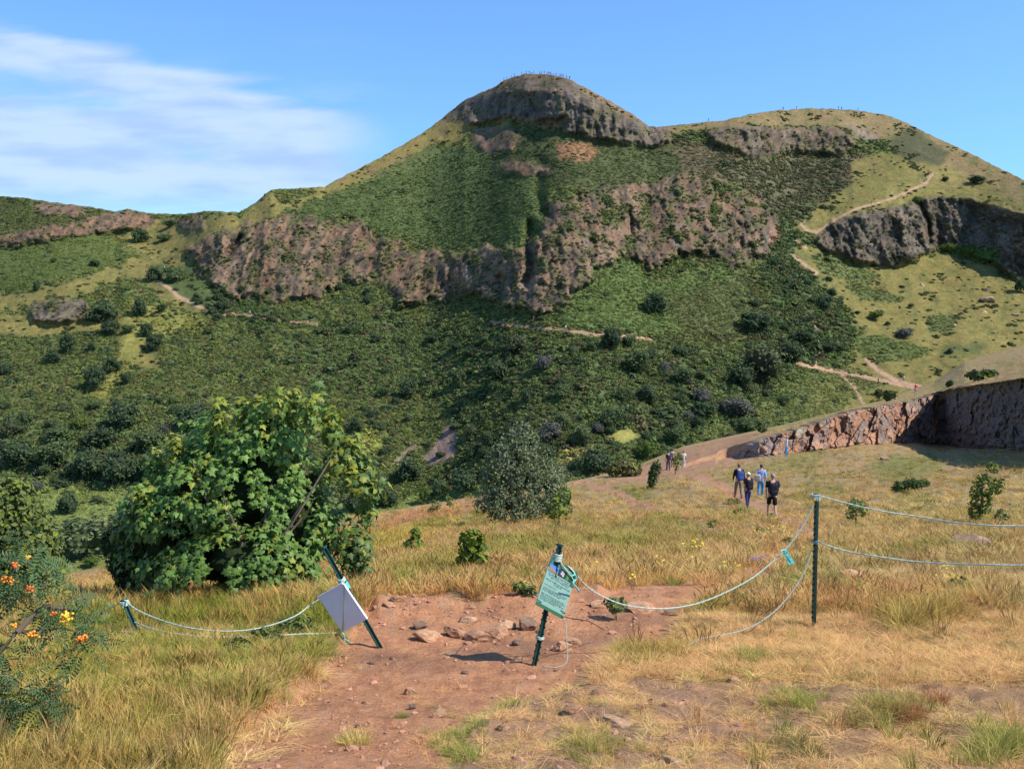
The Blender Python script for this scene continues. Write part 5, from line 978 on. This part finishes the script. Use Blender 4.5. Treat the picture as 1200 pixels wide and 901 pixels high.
for i, (yy, a_, b_, h_) in enumerate(((.690, .07, .93, .0085), (.655, .10, .92, .0085), (.620, .2, .85, .0085), (.560, .05, .95, .0125), (.520, .36, .66, .010), (.455, .05, .5, .0075), (.395, .05, .93, .0075), (.365, .05, .86, .0075), (.335, .05, .7, .0075), (.275, .05, .90, .0075), (.245, .05, .95, .0075), (.215, .05, .86, .0075), (.185, .05, .93, .0075), (.155, .05, .66, .0075))): words_row(nt_, Hh*yy, Wd*a_, Wd*b_, h_, M_INK, 10+i)
for cx_, cy_ in ((.06, .10), (.93, .13)):
    b = MB(); b.tube([Vector((Wd*cx_-.03, Hh*cy_+.004, .006)), Vector((Wd*cx_, Hh*cy_, .012)), Vector((Wd*cx_+.03, Hh*cy_-.004, .006))], .003, 6, (1, 1, 1)); b.obj('cable_tie', M_INK, nt_)
b = MB(); pts_ = [(.20, 1.03, .01), (.45, .93, .02), (.72, .86, .02), (.95, .80, .012), (.88, .95, .01), (.60, 1.0, .01), (.9, .92, .015), (.97, .72, .01)]
b.tube(spline([Vector((Wd*x, Hh*y, z)) for x, y, z in pts_], 5), .0055, 6, (1, 1, 1)); b.obj('tie_rope', M_ROPE, nt_, True)
b = MB(); b.tube(spline([Vector((Wd*x, Hh*y, z)) for x, y, z in ((.78, .84, .02), (.86, .90, .028), (.97, .84, .02), (.9, .74, .02), (1.05, .70, .02), (1.22, .66, .01))], 5), .007, 6, (1, 1, 1)); b.obj('tape_knot', M_TAPE, nt_, True)
wb, Wd, Hh = board('white_board', 'blank white back of a board hanging from the sharply leaning post', V(373.5, 700, 7.78), V(402, 684, 7.72), V(398, 742.5, 7.78))
M_WHITE = bsdf('white_plastic', (.72, .75, .82), .4, noise=(5, .94, 1.03), spec=.4)
flat(wb, 'panel', 0, 0, Wd, Hh, 0, M_WHITE, .003); flat(wb, 'top_batten', -.01, Hh+.0005, Wd, Hh+.012, 0, M_WHITE, .008)
b = MB(); b.box((Wd+.0015, Hh*.5, -.008), (.0012, Hh*.5, .012)); b.obj('edge_lip', M_WHITE, wb); b = MB(); b.tube([Vector((Wd*1.05, Hh*.98, .016)), Vector((Wd*.6, Hh*.5, .014)), Vector((Wd*.02, .0, .012))], .0045, 6, (1, 1, 1)); b.obj('rope_line', M_STRING, wb, True)
b = MB(); b.tube(spline([Vector((.0, .02, .01)), Vector((.01, -.02, .02)), Vector((-.015, -.06, .01)), Vector((.01, -.09, .012)), Vector((-.02, -.115, .0))], 5), .006, 6, (1, 1, 1)); b.obj('tape_tail', M_TAPE, wb, True)
link_ = None

# ------------------------------------------------------------------ rocks and stones
def rock_mesh(seed, flatn=.6, cuts=9, base=(.40, .24, .165)):
    r = np.random.default_rng(seed); v, f = ico(2); v = v.copy(); n = r.normal(size=(cuts, 3)); n /= np.linalg.norm(n, axis=1, keepdims=True); d = r.uniform(.45, .85, cuts)
    for k in range(cuts):
        over = np.maximum(v@n[k]-d[k], 0); v -= over[:, None]*n[k]
    v *= np.array([.62, .5, .5*flatn/.6]); v += .015*r.normal(size=v.shape); cc = np.array(base)*(1+.12*r.normal(size=(len(v), 1)))
    return npmesh('rock', v, f, M_ROCK, np.clip(cc, .02, .8), False)
RK = [rock_mesh(i, [.6, .45, .8][i % 3], base=[(.58, .33, .19), (.50, .28, .16), (.60, .38, .23), (.30, .19, .125)][i % 4]) for i in range(12)]
RS = [(583, 733, 32, 20, 1, 'largest tan wedge rock on the back edge of the bare earth'), (567, 736, 46, 14, 5, 'long flat slab lying right at the back of the bare earth'), (533, 733, 28, 20, 9, 'pointed tan rock left of the long flat slab'), (500, 737, 34, 15, 0, 'broad sloping rock left of the pointed tan rock'), (592, 727, 24, 12, 2, 'tan rock under the grass edge behind the slab'), (617, 728, 26, 20, 3, 'dark shaded rock left of the leaning notice post'), (606, 742, 12, 10, 7, 'small dark pointed stone on the earth by the slab'), (659, 748, 24, 15, 8, 'broken brown rock just right of the notice post'), (671, 742, 18, 14, 4, 'reddish block touching the broken brown rock'), (611, 758, 18, 6, 5, 'thin flat stone on bare earth left of the notice post'), (753, 711, 38, 18, 1, 'triangular tan rock on the bank under the drooping rope'), (701, 708, 22, 13, 4, 'block half in the bank right of the notice'), (787, 713, 22, 10, 3, 'dark low rock where the drooping rope is lowest'),
      (513, 829, 18, 14, 2, 'pale angular stone in the foreground earth'), (480, 797, 17, 12, 8, 'pale stone farther back on the foreground path'), (483, 817, 11, 8, 3, 'dark small stone below the pale path stone'), (420, 846, 9, 7, 7, 'dark pebble lying alone on the open path'), (585, 860, 12, 9, 11, 'grey pebble on the path edge, lower middle'), (763, 828, 14, 8, 11, 'grey stone in the broken ground right of centre'), (787, 898, 30, 12, 6, 'flat pale stone at the bottom edge'), (467, 686+27, 18, 8, 5, 'pinkish flat rock at the far left of the rocky edge'), (455, 716, 14, 7, 0, 'small rock at the left start of the rocky edge'), (548, 722, 20, 9, 6, 'small flat rock behind the long slab'), (640, 731, 22, 9, 5, 'low flat rock behind the notice post'), (492, 727, 20, 10, 3, 'dark brown rock behind the broad sloping rock'), (1055, 788, 12, 11, 2, 'small pale block in trampled grass at right'), (1107, 740, 24, 10, 4, 'reddish flat stone in trampled grass below the right tussock'), (995, 683, 46, 12, 8, 'low reddish boulder in dry grass right of the post'), (1135, 656, 52, 17, 11, 'brown weathered boulder with flowers behind the lower rope'), (1036, 540, 12, 5, 3, 'dark flat rock on the slope below the quarry face'), (703, 817, 20, 9, 5, 'flat stone by the grass tufts right of the path'), (640, 822, 14, 7, 4, 'small red stone beside the notice shadow'), (720, 850, 40, 12, 6, 'broad flat bedrock plate in the foreground'), (676, 838, 30, 10, 5, 'narrow bedrock plate left of the broad one'), (800, 868, 44, 12, 9, 'bedrock plate at the lower right of the broken ground'), (860, 800, 20, 8, 8, 'reddish stone in thin turf right of the broken ground'), (378, 790, 9, 6, 2, 'small stone on the left side of the path'), (545, 775, 9, 6, 7, 'small stone in the middle of the bare earth'), (405, 757, 12, 7, 1, 'stone near the foot of the sharply leaning post'), (436, 762, 10, 6, 3, 'stone on the earth right of the sharply leaning post')]
for u, v, w, h_, k, lab in RS:
    p = gp(u, v); s_ = p.y/1100; o = link('rock', RK[k], None, p+Vector((0, 0, h_*s_*.22)), (random.uniform(-.1, .1), random.uniform(-.12, .12), random.uniform(-.5, .5)+(k % 2)*3.14)); o.scale = (w*s_*.95, w*s_*.8, h_*s_*1.15); tag(o, lab, 'rock', 'rocks on and beside the path')
# loose gravel on the bare earth
n = 9000; u = rng.uniform(200, 1260, n); v = rng.uniform(690, 960, n); xx = rng.uniform(440, 700, 260); u = np.concatenate([u, xx]); v = np.concatenate([v, 716+rng.normal(size=260)*9]); n = len(u); A, B = sampler(GUg, GV, np.stack([dirt, slab, G['patchy']], -1), np.stack([strip, gn_px, gn_hi], -1))(u, v)
k = rng.uniform(size=n) < np.clip(A[:, 0]*.8+A[:, 1]*.4+.12*A[:, 2]+B[:, 0], 0, 1)*(.25+.75*ss(B[:, 1], -.2, .3)); Pq, Cq = gs(u[k], v[k]); s_ = .010*np.exp(rng.normal(size=len(Pq))*.65); big = rng.uniform(size=len(Pq)) < .012; s_ = np.clip(np.where(big, s_*2.4, s_), .006, .06); edge = Pq[:, 1] > 8.2; s_ = np.where(edge, np.clip(s_*1.7, .015, .065), s_)
scatter('gravel', Pq+np.array([0, 0, 1])*s_[:, None]*.1, np.array([1., .97, .9])*rng.uniform(.65, 1.25, (len(Pq), 1)), np.stack([s_*1.3, s_, s_*.8], -1), rng.uniform(0, 6.28, len(Pq)), rng.integers(0, 4, len(Pq)),
        [npmesh('stone', np.array(m.vertices[:] and [x.co[:] for x in m.vertices]), np.array([p.vertices[:] for p in m.polygons]), bsdf('gravel_stone', inst=True, rough=.95, spec=.1), (.40, .22, .15), False) for m in RK[:4]], 'loose stones and gravel on the bare red earth')
# boulders on the far meadow
for u, v, w, h_, lab in ((1080, 334, 6, 5, 'pale boulder alone on the golden hillside meadow'), (1118, 381, 5, 4, 'small pale boulder right of the ferns on the hillside'), (1157, 352, 22, 9, 'dark jagged outcrop on the right hillside meadow'), (1155, 340, 10, 5, 'grey boulder above the jagged outcrop'), (1153, 366, 6, 5, 'pale boulder below the jagged outcrop'), (1190, 369, 9, 4, 'grey boulder at the right end of the meadow')):
    p = hp(u, v); s_ = p.y/1100; o = link('boulder', RK[10 if 'pale' in lab else 3], None, p, (0, 0, u)); o.scale = (w*s_, w*s_*.8, h_*s_*1.3); tag(o, lab, 'boulder')
pln = 0
# ------------------------------------------------------------------ wild flowers
M_STEM = bsdf('flower_stem', (.16, .18, .06), .8)
def flower_plant(label, u, v, n, wpx, hpx, colr, size, cat='flower', hs_=None):
    p = gp(u, v); s_ = p.y/1100; t = thing('wild_flower', label, cat, p); b = MB(); hd = MB(); a8 = np.linspace(0, 2*math.pi, 9)[:-1]
    for i in range(n):
        x = rng.normal()*wpx*.42*s_; y = rng.normal()*wpx*.3*s_; z = hpx*s_*rng.uniform(.7, 1.1); b.tube([Vector((x*.4, y*.4, -.02)), Vector((x*.8, y*.8, z*.6)), Vector((x, y, z))], [.004, .003, .002], 4, (1, 1, 1))
        R = np.array(Quaternion((1, 0, 0), rng.uniform(.1, .9)).to_matrix()); r_ = size*rng.uniform(.7, 1.2)
        vs = [(0, 0, .15*r_)]+[(r_*math.cos(q)*(1 if j % 2 else .6), r_*math.sin(q)*(1 if j % 2 else .6), 0) for j, q in enumerate(a8)]+[(0, 0, -.3*r_)]
        hd.add(np.array(vs)@R.T+np.array([x, y, z]), [(0, j+1, (j+1) % 8+1) for j in range(8)]+[(9, (j+1) % 8+1, j+1) for j in range(8)], np.array(colr)*rng.uniform(.85, 1.1))
    b.obj('stem', M_STEM, t); hd.obj('flower_head', M_FLOWER, t); return t
M_FLOWER = bsdf('petals', attr=True, rough=.6, transl=.2); YE = (.85, .62, .02)
for a in (('dense yellow ragwort clump in the meadow above the dirt bank', 812, 652, 22, 18, 18, YE, .024), ('single tall yellow flower right of the notice', 698, 700, 1, 2, 40, YE, .022), ('thin yellow flower beside the tall one right of the notice', 743, 690, 3, 8, 18, YE, .018), ('scattered small yellow flowers in the meadow above the rope', 790, 668, 22, 34, 14, YE, .016), ('yellow flowers near the walkers path, left of the drooping rope', 895, 632, 20, 34, 12, YE, .025), ('yellow flowers beside the blue ones under the drooping rope', 868, 668, 6, 22, 8, YE, .028), ('two orange-yellow flowers high in the grass near the ribbon', 944, 656, 7, 24, 12, (.85, .42, .02), .024), ('yellow flower alone in dry grass right of the post', 1030, 674, 1, 3, 6, YE, .03), ('blue bugloss spike in the grass under the drooping rope', 886, 664, 16, 14, 12, (.22, .18, .62), .018), ('violet-blue flower between the two right ropes', 1039, 636, 8, 5, 8, (.28, .22, .6), .014), ('violet-blue flower under the upper right rope', 1052, 634, 4, 5, 6, (.3, .25, .6), .012),
          ('white flower head below the upper right rope', 1054, 623, 6, 5, 6, (.8, .8, .75), .02), ('small white flowers scattered right of the seedling', 1066, 632, 8, 18, 10, (.8, .8, .75), .012), ('scattered white flowers on the slope right of the post', 1098, 596, 12, 40, 6, (.75, .75, .7), .022), ('yellow broom flowers left of the boulder', 1108, 676, 8, 10, 12, YE, .016), ('yellow broom flowers under the boulder', 1120, 690, 22, 24, 10, YE, .015), ('yellow flowers on top of the brown boulder', 1165, 655, 16, 24, 12, YE, .016), ('yellow flowers behind the boulder between the ropes', 1075, 632, 8, 24, 7, (.8, .5, .03), .014), ('orange flower alone at the far right slope', 1191, 562, 2, 3, 4, (.85, .45, .02), .05),
          ('yellow flower in the grass behind the sagging rope', 342, 706, 2, 4, 5, YE, .016), ('yellow flower hanging below the sagging rope', 328, 736, 2, 3, 6, YE, .018), ('orange flower low in the left grass', 238, 752, 1, 3, 5, (.85, .4, .02), .016)): flower_plant(*a)

# ------------------------------------------------------------------ people
SKIN = bsdf('skin', (.52, .30, .22), .6, noise=(12, .93, 1.05), spec=.3)
def skin_mesh(name, V_, E_, R_, mat, sub=2):
    m = bpy.data.meshes.new(name); m.from_pydata([tuple(v) for v in V_], E_, []); o = bpy.data.objects.new(name, m); C.objects.link(o)
    o.modifiers.new('s', 'SKIN'); 
    if not m.skin_vertices: m.skin_vertices.new()
    for i, r_ in enumerate(R_): m.skin_vertices[0].data[i].radius = (r_, r_) if not hasattr(r_, '__len__') else r_
    m.skin_vertices[0].data[0].use_root = True; o.modifiers.new('b', 'SUBSURF').levels = sub
    bpy.context.view_layer.update(); n = bpy.data.meshes.new_from_object(o.evaluated_get(bpy.context.evaluated_depsgraph_get())); bpy.data.objects.remove(o); n.name = name
    n.materials.clear(); n.materials.append(mat); n.polygons.foreach_set('use_smooth', np.ones(len(n.polygons), bool)); return n
def cloth(name, c_, rough=.85): return bsdf(name, c_, rough, noise=((14, .82, 1.12), (60, .9, 1.08)), bump=[(25, .012)], spec=.2)
def person(label, loc, H=1.75, heading=0., stride=.18, arms=(.1, -.1), bend=(.25, .25), top=(.03, .03, .035), legs=(.02, .02, .025), shorts=False, sleeves='short', hair=(.12, .09, .07), cap=None, pack=None, bag=None, shoes=(.3, .3, .3), hold=None, slim=1., turn=0., collar=None):
    k = H/1.75; t = thing('person', label, 'person', loc, (0, 0, heading), 'people walking on the slope')
    v = [Vector((0, 0, .96)), Vector((0, .01, 1.10)), Vector((0, .0, 1.27)), Vector((0, .0, 1.40)), Vector((0, .01, 1.49)), Vector((0, .02, 1.555)), Vector((0, .035, 1.62)), Vector((0, .02, 1.70)), Vector((0, .012, 1.735))]
    r = [(.15, .115), (.135, .10), (.155, .11), (.13, .09), .055, .058, (.078, .095), (.074, .088), .045]; r = [tuple(q*slim if i_ < 4 else q for q in (a if hasattr(a, '__len__') else (a, a))) for i_, a in enumerate(r)]
    e = [(i, i+1) for i in range(8)]; J = {}
    nose = len(v); v += [Vector((0, .125, 1.625))]; r += [(.012, .012)]; e += [(6, nose)]
    for s_, a in ((-1, arms[0]), (1, arms[1])):
        sh = Vector((s_*.185*slim, 0, 1.425)); el = sh+Vector((s_*.045, math.sin(a)*.28, -.28*math.cos(a))); b_ = bend[0 if s_ < 0 else 1]+a; wr = el+Vector((-s_*.01, math.sin(b_)*.25, -.25*math.cos(b_)))
        if hold and s_ == hold: el = sh+Vector((s_*.06, .05, -.26)); wr = el+Vector((-s_*.08, .20, .10))
        hd = wr+(wr-el).normalized()*.085; i = len(v); v += [sh, el, wr, hd]; r += [(.062, .062), (.043, .043), (.029, .029), (.034, .018)]; e += [(3, i), (i, i+1), (i+1, i+2), (i+2, i+3)]
        dr = (hd-wr).normalized(); sd = Vector((0, 1, 0)) if abs(dr.z) > .5 else Vector((0, 0, 1))
        for q in range(4):
            f0 = len(v); bp = hd+sd*(q-1.5)*.019; L = (.062, .075, .07, .052)[q]; v += [bp+dr*L*.5, bp+dr*L*.95+Vector((-s_*.018, 0, 0))]; r += [(.0085, .0085), (.007, .007)]; e += [(i+3, f0), (f0, f0+1)]
        f0 = len(v); v += [wr+dr*.045+sd*.042, wr+dr*.085+sd*.052]; r += [(.010, .010), (.008, .008)]; e += [(i+2, f0), (f0, f0+1)]; J[s_] = (i, i+1, i+2, i+3)
    for s_, a in ((-1, stride), (1, -stride)):
        hp_ = Vector((s_*.09, 0, .90)); kn_ = hp_+Vector((s_*.01, math.sin(a+.08)*.42, -.42*math.cos(a))); an = kn_+Vector((0, math.sin(a-.12 if a > 0 else a-.25)*.41, -.41*math.cos(a))); an.z = max(an.z, .07)
        if a < 0: an.z += .03
        i = len(v); v += [hp_, kn_, an, an+Vector((s_*.01, .10, -.035)), an+Vector((s_*.015, .17, -.045))]; r += [(.088, .092), (.056, .058), (.036, .038), (.038, .028), (.028, .018)]; e += [(0, i), (i, i+1), (i+1, i+2), (i+2, i+3), (i+3, i+4)]; J[s_*2] = (i, i+1, i+2, i+3, i+4)
    if turn:
        for i in (6, 7, 8, nose): v[i] = Quaternion((0, 0, 1), turn)@v[i]
    S_ = lambda L: [x*k for x in L]; K = lambda R: [tuple(q*k for q in (a if hasattr(a, '__len__') else (a, a))) for a in R]
    link('body', skin_mesh('body', S_(v), e, K(r), SKIN, 1), t)
    mt, ml, mh, ms = cloth('shirt_cloth', top), cloth('trouser_cloth', legs), bsdf('hair', hair, .7, noise=(60, .7, 1.2)), bsdf('shoe', shoes, .6)
    # shirt
    sv = [v[0]+Vector((0, 0, -.02)), v[1], v[2], v[3], v[4]+Vector((0, -.005, -.03))]; sr = [(.178*slim, .14*slim), (.16*slim, .125*slim), (.178*slim, .135*slim), (.152*slim, .112*slim), (.068, .068)]; se = [(0, 1), (1, 2), (2, 3), (3, 4)]
    for s_ in (-1, 1):
        sh, el, wr, hd = (v[j] for j in J[s_]); i = len(sv)
        if sleeves == 'short': sv += [sh, sh.lerp(el, .5), sh.lerp(el, .82)]; sr += [(.078, .078), (.066, .066), (.062, .062)]; se += [(3, i), (i, i+1), (i+1, i+2)]
        else: sv += [sh, el, wr]; sr += [(.076, .076), (.058, .058), (.042, .042)]; se += [(3, i), (i, i+1), (i+1, i+2)]
    link('shirt', skin_mesh('shirt', S_(sv), se, K(sr), mt, 1), t)
    lv = [v[0]+Vector((0, 0, .05)), v[0]+Vector((0, 0, -.06))]; lr = [(.16*slim, .125*slim), (.155*slim, .13*slim)]; le = [(0, 1)]
    for s_ in (-1, 1):
        a_, b_, c_ = (v[j] for j in J[s_*2][:3]); i = len(lv)
        if shorts: lv += [a_+Vector((0, 0, -.03)), a_.lerp(b_, .55), a_.lerp(b_, .98)]; lr += [(.108, .112), (.10, .10), (.092, .092)]; le += [(1, i), (i, i+1), (i+1, i+2)]
        else: lv += [a_+Vector((0, 0, -.03)), b_, b_.lerp(c_, .5), c_+Vector((0, 0, .01))]; lr += [(.105, .11), (.074, .076), (.066, .07), (.058, .066)]; le += [(1, i), (i, i+1), (i+1, i+2), (i+2, i+3)]
    link('shorts' if shorts else 'trousers', skin_mesh('trousers', S_(lv), le, K(lr), ml, 1), t)
    for s_ in (-1, 1):
        a_, b_, c_ = (v[j] for j in J[s_*2][2:5]); link('shoe', skin_mesh('shoe', S_([a_+Vector((0, -.035, -.03)), b_+Vector((0, -.01, 0)), c_]), [(0, 1), (1, 2)], K([(.052, .05), (.052, .036), (.040, .026)]), ms, 1), t)
    hc = v[7]; iv, jf = ico(3); hv = iv*np.array([.086, .104, .10]); hv = hv[:]; c0 = np.array((hc.x, hc.y-.012, hc.z-.025)); keep = ~((iv[:, 1] > .25) & (iv[:, 2] < .45)) & (iv[:, 2] > -.75)
    ff = np.array([f for f in jf if keep[f].all()]); hv = hv*(1+.05*vn(iv[:, 0]*4, iv[:, 2]*4, 3)[:, None])
    link('hair' if not cap else 'hair', npmesh('hair', (hv+c0)*k, ff, mh, None, True), t)
    for s_ in (-1, 1):
        b = MB(); q = Quaternion((0, 0, 1), turn); e_ = q@Vector((s_*.083, .03, 1.62)); b.add((iv1*np.array([.014, .022, .032])+np.array(e_))*k, jf1); b.obj('ear', SKIN, t, True)
        b = MB(); e_ = q@Vector((s_*.03, .118, 1.655)); b.add((iv1*.011+np.array(e_))*k, jf1); b.obj('eye', bsdf('eye', (.05, .04, .03), .2), t, True)
    b = MB(); e_ = Quaternion((0, 0, 1), turn)@Vector((0, .118, 1.585)); b.add((iv1*np.array([.024, .008, .006])+np.array(e_))*k, jf1); b.obj('mouth', bsdf('lips', (.35, .12, .10), .5), t, True)
    if cap:
        m_ = bsdf('cap_cloth', cap, .8); cv = iv*np.array([.092, .112, .085])+np.array((hc.x, hc.y-.005, hc.z+.0)); ff = np.array([f for f in jf if (iv[f][:, 2] > -.1).all()]); cp = link('cap', npmesh('cap', cv*k, ff, m_), t)
    if pack:
        m_ = cloth('pack_cloth', pack, .7); pk = link('backpack', npmesh('backpack', (np.sign(iv)*np.abs(iv)**.55*np.array([.165, .085, .24])+np.array((0, -.21, 1.19)))*k, jf, m_), t)
        b = MB(); b.add((np.sign(iv)*np.abs(iv)**.6*np.array([.12, .04, .085])+np.array((0, -.30, 1.08)))*k, jf); b.obj('pocket', m_, pk, True)
        for s_ in (-1, 1):
            b = MB(); b.tube([x*k for x in (Vector((s_*.09, -.16, 1.40)), Vector((s_*.12, -.05, 1.505)), Vector((s_*.125, .08, 1.46)), Vector((s_*.13, .145, 1.30)), Vector((s_*.15, .06, 1.12)), Vector((s_*.13, -.12, 1.05)))], .018*k, 6, (1, 1, 1)); b.obj('strap', m_, pk, True)
    if bag:
        m_ = cloth('bag_cloth', bag); bg_ = link('shoulder_bag', npmesh('shoulder_bag', (np.sign(iv)*np.abs(iv)**.5*np.array([.16, .07, .19])+np.array((-.17, -.14, 1.05)))*k, jf, m_), t)
        b = MB(); b.tube([x*k for x in (Vector((-.28, -.13, 1.2)), Vector((-.2, -.08, 1.42)), Vector((-.16, .02, 1.50)), Vector((-.12, .10, 1.4)), Vector((-.08, -.12, 1.2)))], .012*k, 6, (1, 1, 1)); b.obj('strap', m_, bg_, True)
    return t
pz = lambda u, v, dz=0: gp(u, v)+Vector((0, 0, dz))
person('grey-haired walker in black t-shirt and shorts with a black backpack, nearest of the group', pz(904, 607), 1.80, -.05, .26, (-.22, .25), (.15, .3), (.022, .022, .030), (.012, .012, .014), True, 'short', (.28, .25, .22), pack=(.018, .02, .028), shoes=(.35, .37, .42), slim=1.12)
person('walker in a white cap with dark top, jeans and black backpack', pz(876, 594), 1.64, .15, -.28, (-.3, .25), (.3, .4), (.03, .03, .04), (.025, .04, .12), False, 'short', (.3, .2, .12), cap=(.75, .75, .72), pack=(.02, .02, .028), shoes=(.10, .08, .08), slim=.98)
person('walker in a black top and khaki trousers with a blue backpack', pz(865, 585), 1.78, .1, .22, (.2, -.25), (.2, .2), (.02, .02, .025), (.20, .16, .11), False, 'long', (.15, .11, .08), pack=(.04, .08, .26), shoes=(.06, .05, .05), slim=1.05)
person('walker in a light blue shirt and jeans with a pale shoulder bag', pz(891, 582), 1.72, -.25, -.16, (.08, -.08), (.25, .35), (.28, .42, .78), (.06, .25, .48), False, 'long', (.04, .03, .03), bag=(.52, .42, .38), shoes=(.5, .5, .5), slim=.98)
person('person in pale top and bright blue trousers standing at the quarry face', pz(921.5, 535), 1.86, 1.3, .04, (.05, .1), (.2, .6), (.50, .56, .70), (.03, .26, .58), False, 'long', (.45, .40, .32), hold=1, shoes=(.3, .3, .3), slim=.92)
person('distant walker in dark blue top and jeans beside the green sapling', pz(783, 551), 1.80, .1, .10, (.1, -.1), (.2, .2), (.04, .05, .10), (.05, .07, .13), False, 'short', (.05, .04, .04), pack=(.03, .03, .05), shoes=(.1, .1, .1))
person('distant walker in a pale shirt at the right of the green sapling', pz(800.5, 550), 1.62, -.1, .10, (.1, -.1), (.2, .2), (.75, .72, .70), (.55, .55, .56), False, 'short', (.08, .06, .05), shoes=(.4, .4, .4))
person('distant walker in dark shorts partly behind the green sapling', pz(788, 549), 1.70, .1, .10, (.1, -.1), (.2, .2), (.30, .22, .22), (.03, .03, .04), True, 'short', (.08, .06, .05), shoes=(.1, .1, .1))
person('small figure in a red top on the grass above the quarry face', pz(1073, 463), 1.75, .4, .1, (.1, -.1), (.2, .2), (.62, .10, .13), (.45, .30, .30), True, 'short', (.1, .08, .06), shoes=(.4, .4, .4))
# hikers a few pixels tall: one light mesh each
def hiker(topc, legc, H=1.75):
    b = MB(); a = iv1; b.add(a*np.array([.10, .12, .13])+np.array([0, 0, 1.63]), jf1, (.25, .17, .12)); b.tube([Vector((0, 0, .88)), Vector((0, 0, 1.05)), Vector((0, 0, 1.38)), Vector((0, 0, 1.52))], [.15, .17, .20, .06], 8, topc)
    for s_ in (-1, 1):
        b.tube([Vector((s_*.2, 0, 1.42)), Vector((s_*.26, .03, 1.15)), Vector((s_*.24, .14, .92))], [.06, .05, .035], 6, topc); b.tube([Vector((s_*.08, 0, .92)), Vector((s_*.1, s_*.12, .5)), Vector((s_*.1, s_*.2, 0))], [.10, .07, .05], 6, legc)
    return b.mesh('hiker', M_LEAFM, True)
HK = [hiker(*q) for q in (((.70, .70, .72), (.05, .06, .1)), ((.04, .04, .05), (.03, .03, .04)), ((.55, .16, .14), (.05, .05, .08)), ((.08, .14, .35), (.2, .18, .15)), ((.65, .30, .35), (.06, .06, .08)), ((.25, .27, .30), (.10, .10, .12)))]
summ = [591, 594, 603, 612, 616, 620, 621.5, 623, 625.5, 633, 635, 637, 642, 643.5, 645.5, 647, 648.5, 652, 655, 656.5, 659, 661, 664, 587, 667.5, 600]
def sky_pt(u, d=0):
    i = int(round((u-HU[0])/(HU[1]-HU[0]))); p = HP[-1, i]; return Vector([float(x) for x in p])
ORDS = 'leftmost second third fourth fifth sixth seventh eighth ninth tenth eleventh twelfth thirteenth fourteenth fifteenth sixteenth seventeenth eighteenth nineteenth twentieth twenty-first twenty-second twenty-third twenty-fourth twenty-fifth rightmost'.split()
for i, u in enumerate(sorted(summ)): tag(link('hiker', HK[(i*5+i//3) % 6], None, sky_pt(u)+Vector((0, 0, -.1)), (0, 0, i)), '%s of the hikers standing on the rocky summit against the sky' % ORDS[i], 'person', 'hikers on the summit')
for i, (u, lab) in enumerate(((918, 'hiker on the right ridge skyline, left of the high point'), (934, 'hiker on the skyline close to the highest point of the right ridge'), (983, 'first of two hikers close together on the right ridge skyline'), (985.5, 'second of two hikers close together on the right ridge skyline'), (1006, 'hiker alone on the right ridge skyline past the pair'), (831, 'hiker low on the right ridge skyline near the saddle'))): tag(link('hiker', HK[(i*2+1) % 6], None, sky_pt(u), (0, 0, i)), lab, 'person', 'hikers on the right ridge')
for i, (u, v, lab) in enumerate(((1059, 446, 'hiker in white on the earth path beyond the quarry'), (1029, 449, 'hiker in dark clothes on the earth path beyond the quarry'), (1091, 205, 'upper hiker on the grass path of the right shoulder'), (1086, 211, 'hiker just below the upper one on the right shoulder path'), (1045, 229, 'hiker in white at the middle of the right shoulder path'), (1021, 240, 'hiker on the lower right shoulder path'), (942, 264, 'hiker at the top of the zigzag path'), (942, 347, 'hiker in pink on the zigzag path among the scrub'), (959, 404, 'hiker in white on the steps above the path junction'), (106, 310, 'hiker on the golden grass under the left crag'), (193, 316, 'hiker in white near the head of the orange path'), (178, 305, 'hiker on the grass above the head of the orange path'), (260, 366, 'first hiker at the scrub end of the orange path'), (293, 369, 'hiker farther along the path in the scrub'), (267, 367, 'second hiker at the scrub end of the orange path'), (452, 383, 'hiker in white on the hidden part of the slope path'), (663, 387, 'hiker on the thin path below the cliff'), (96, 312, 'hiker left of the other one under the left crag'))): tag(link('hiker', HK[[0, 1, 2, 0, 0, 5, 0, 4, 0, 3, 0, 0, 5, 0, 2, 0, 0, 3][i]], None, hp(u, v), (0, 0, i)), lab, 'person', 'hikers on the hill paths')
print('done', time.time()-T0)
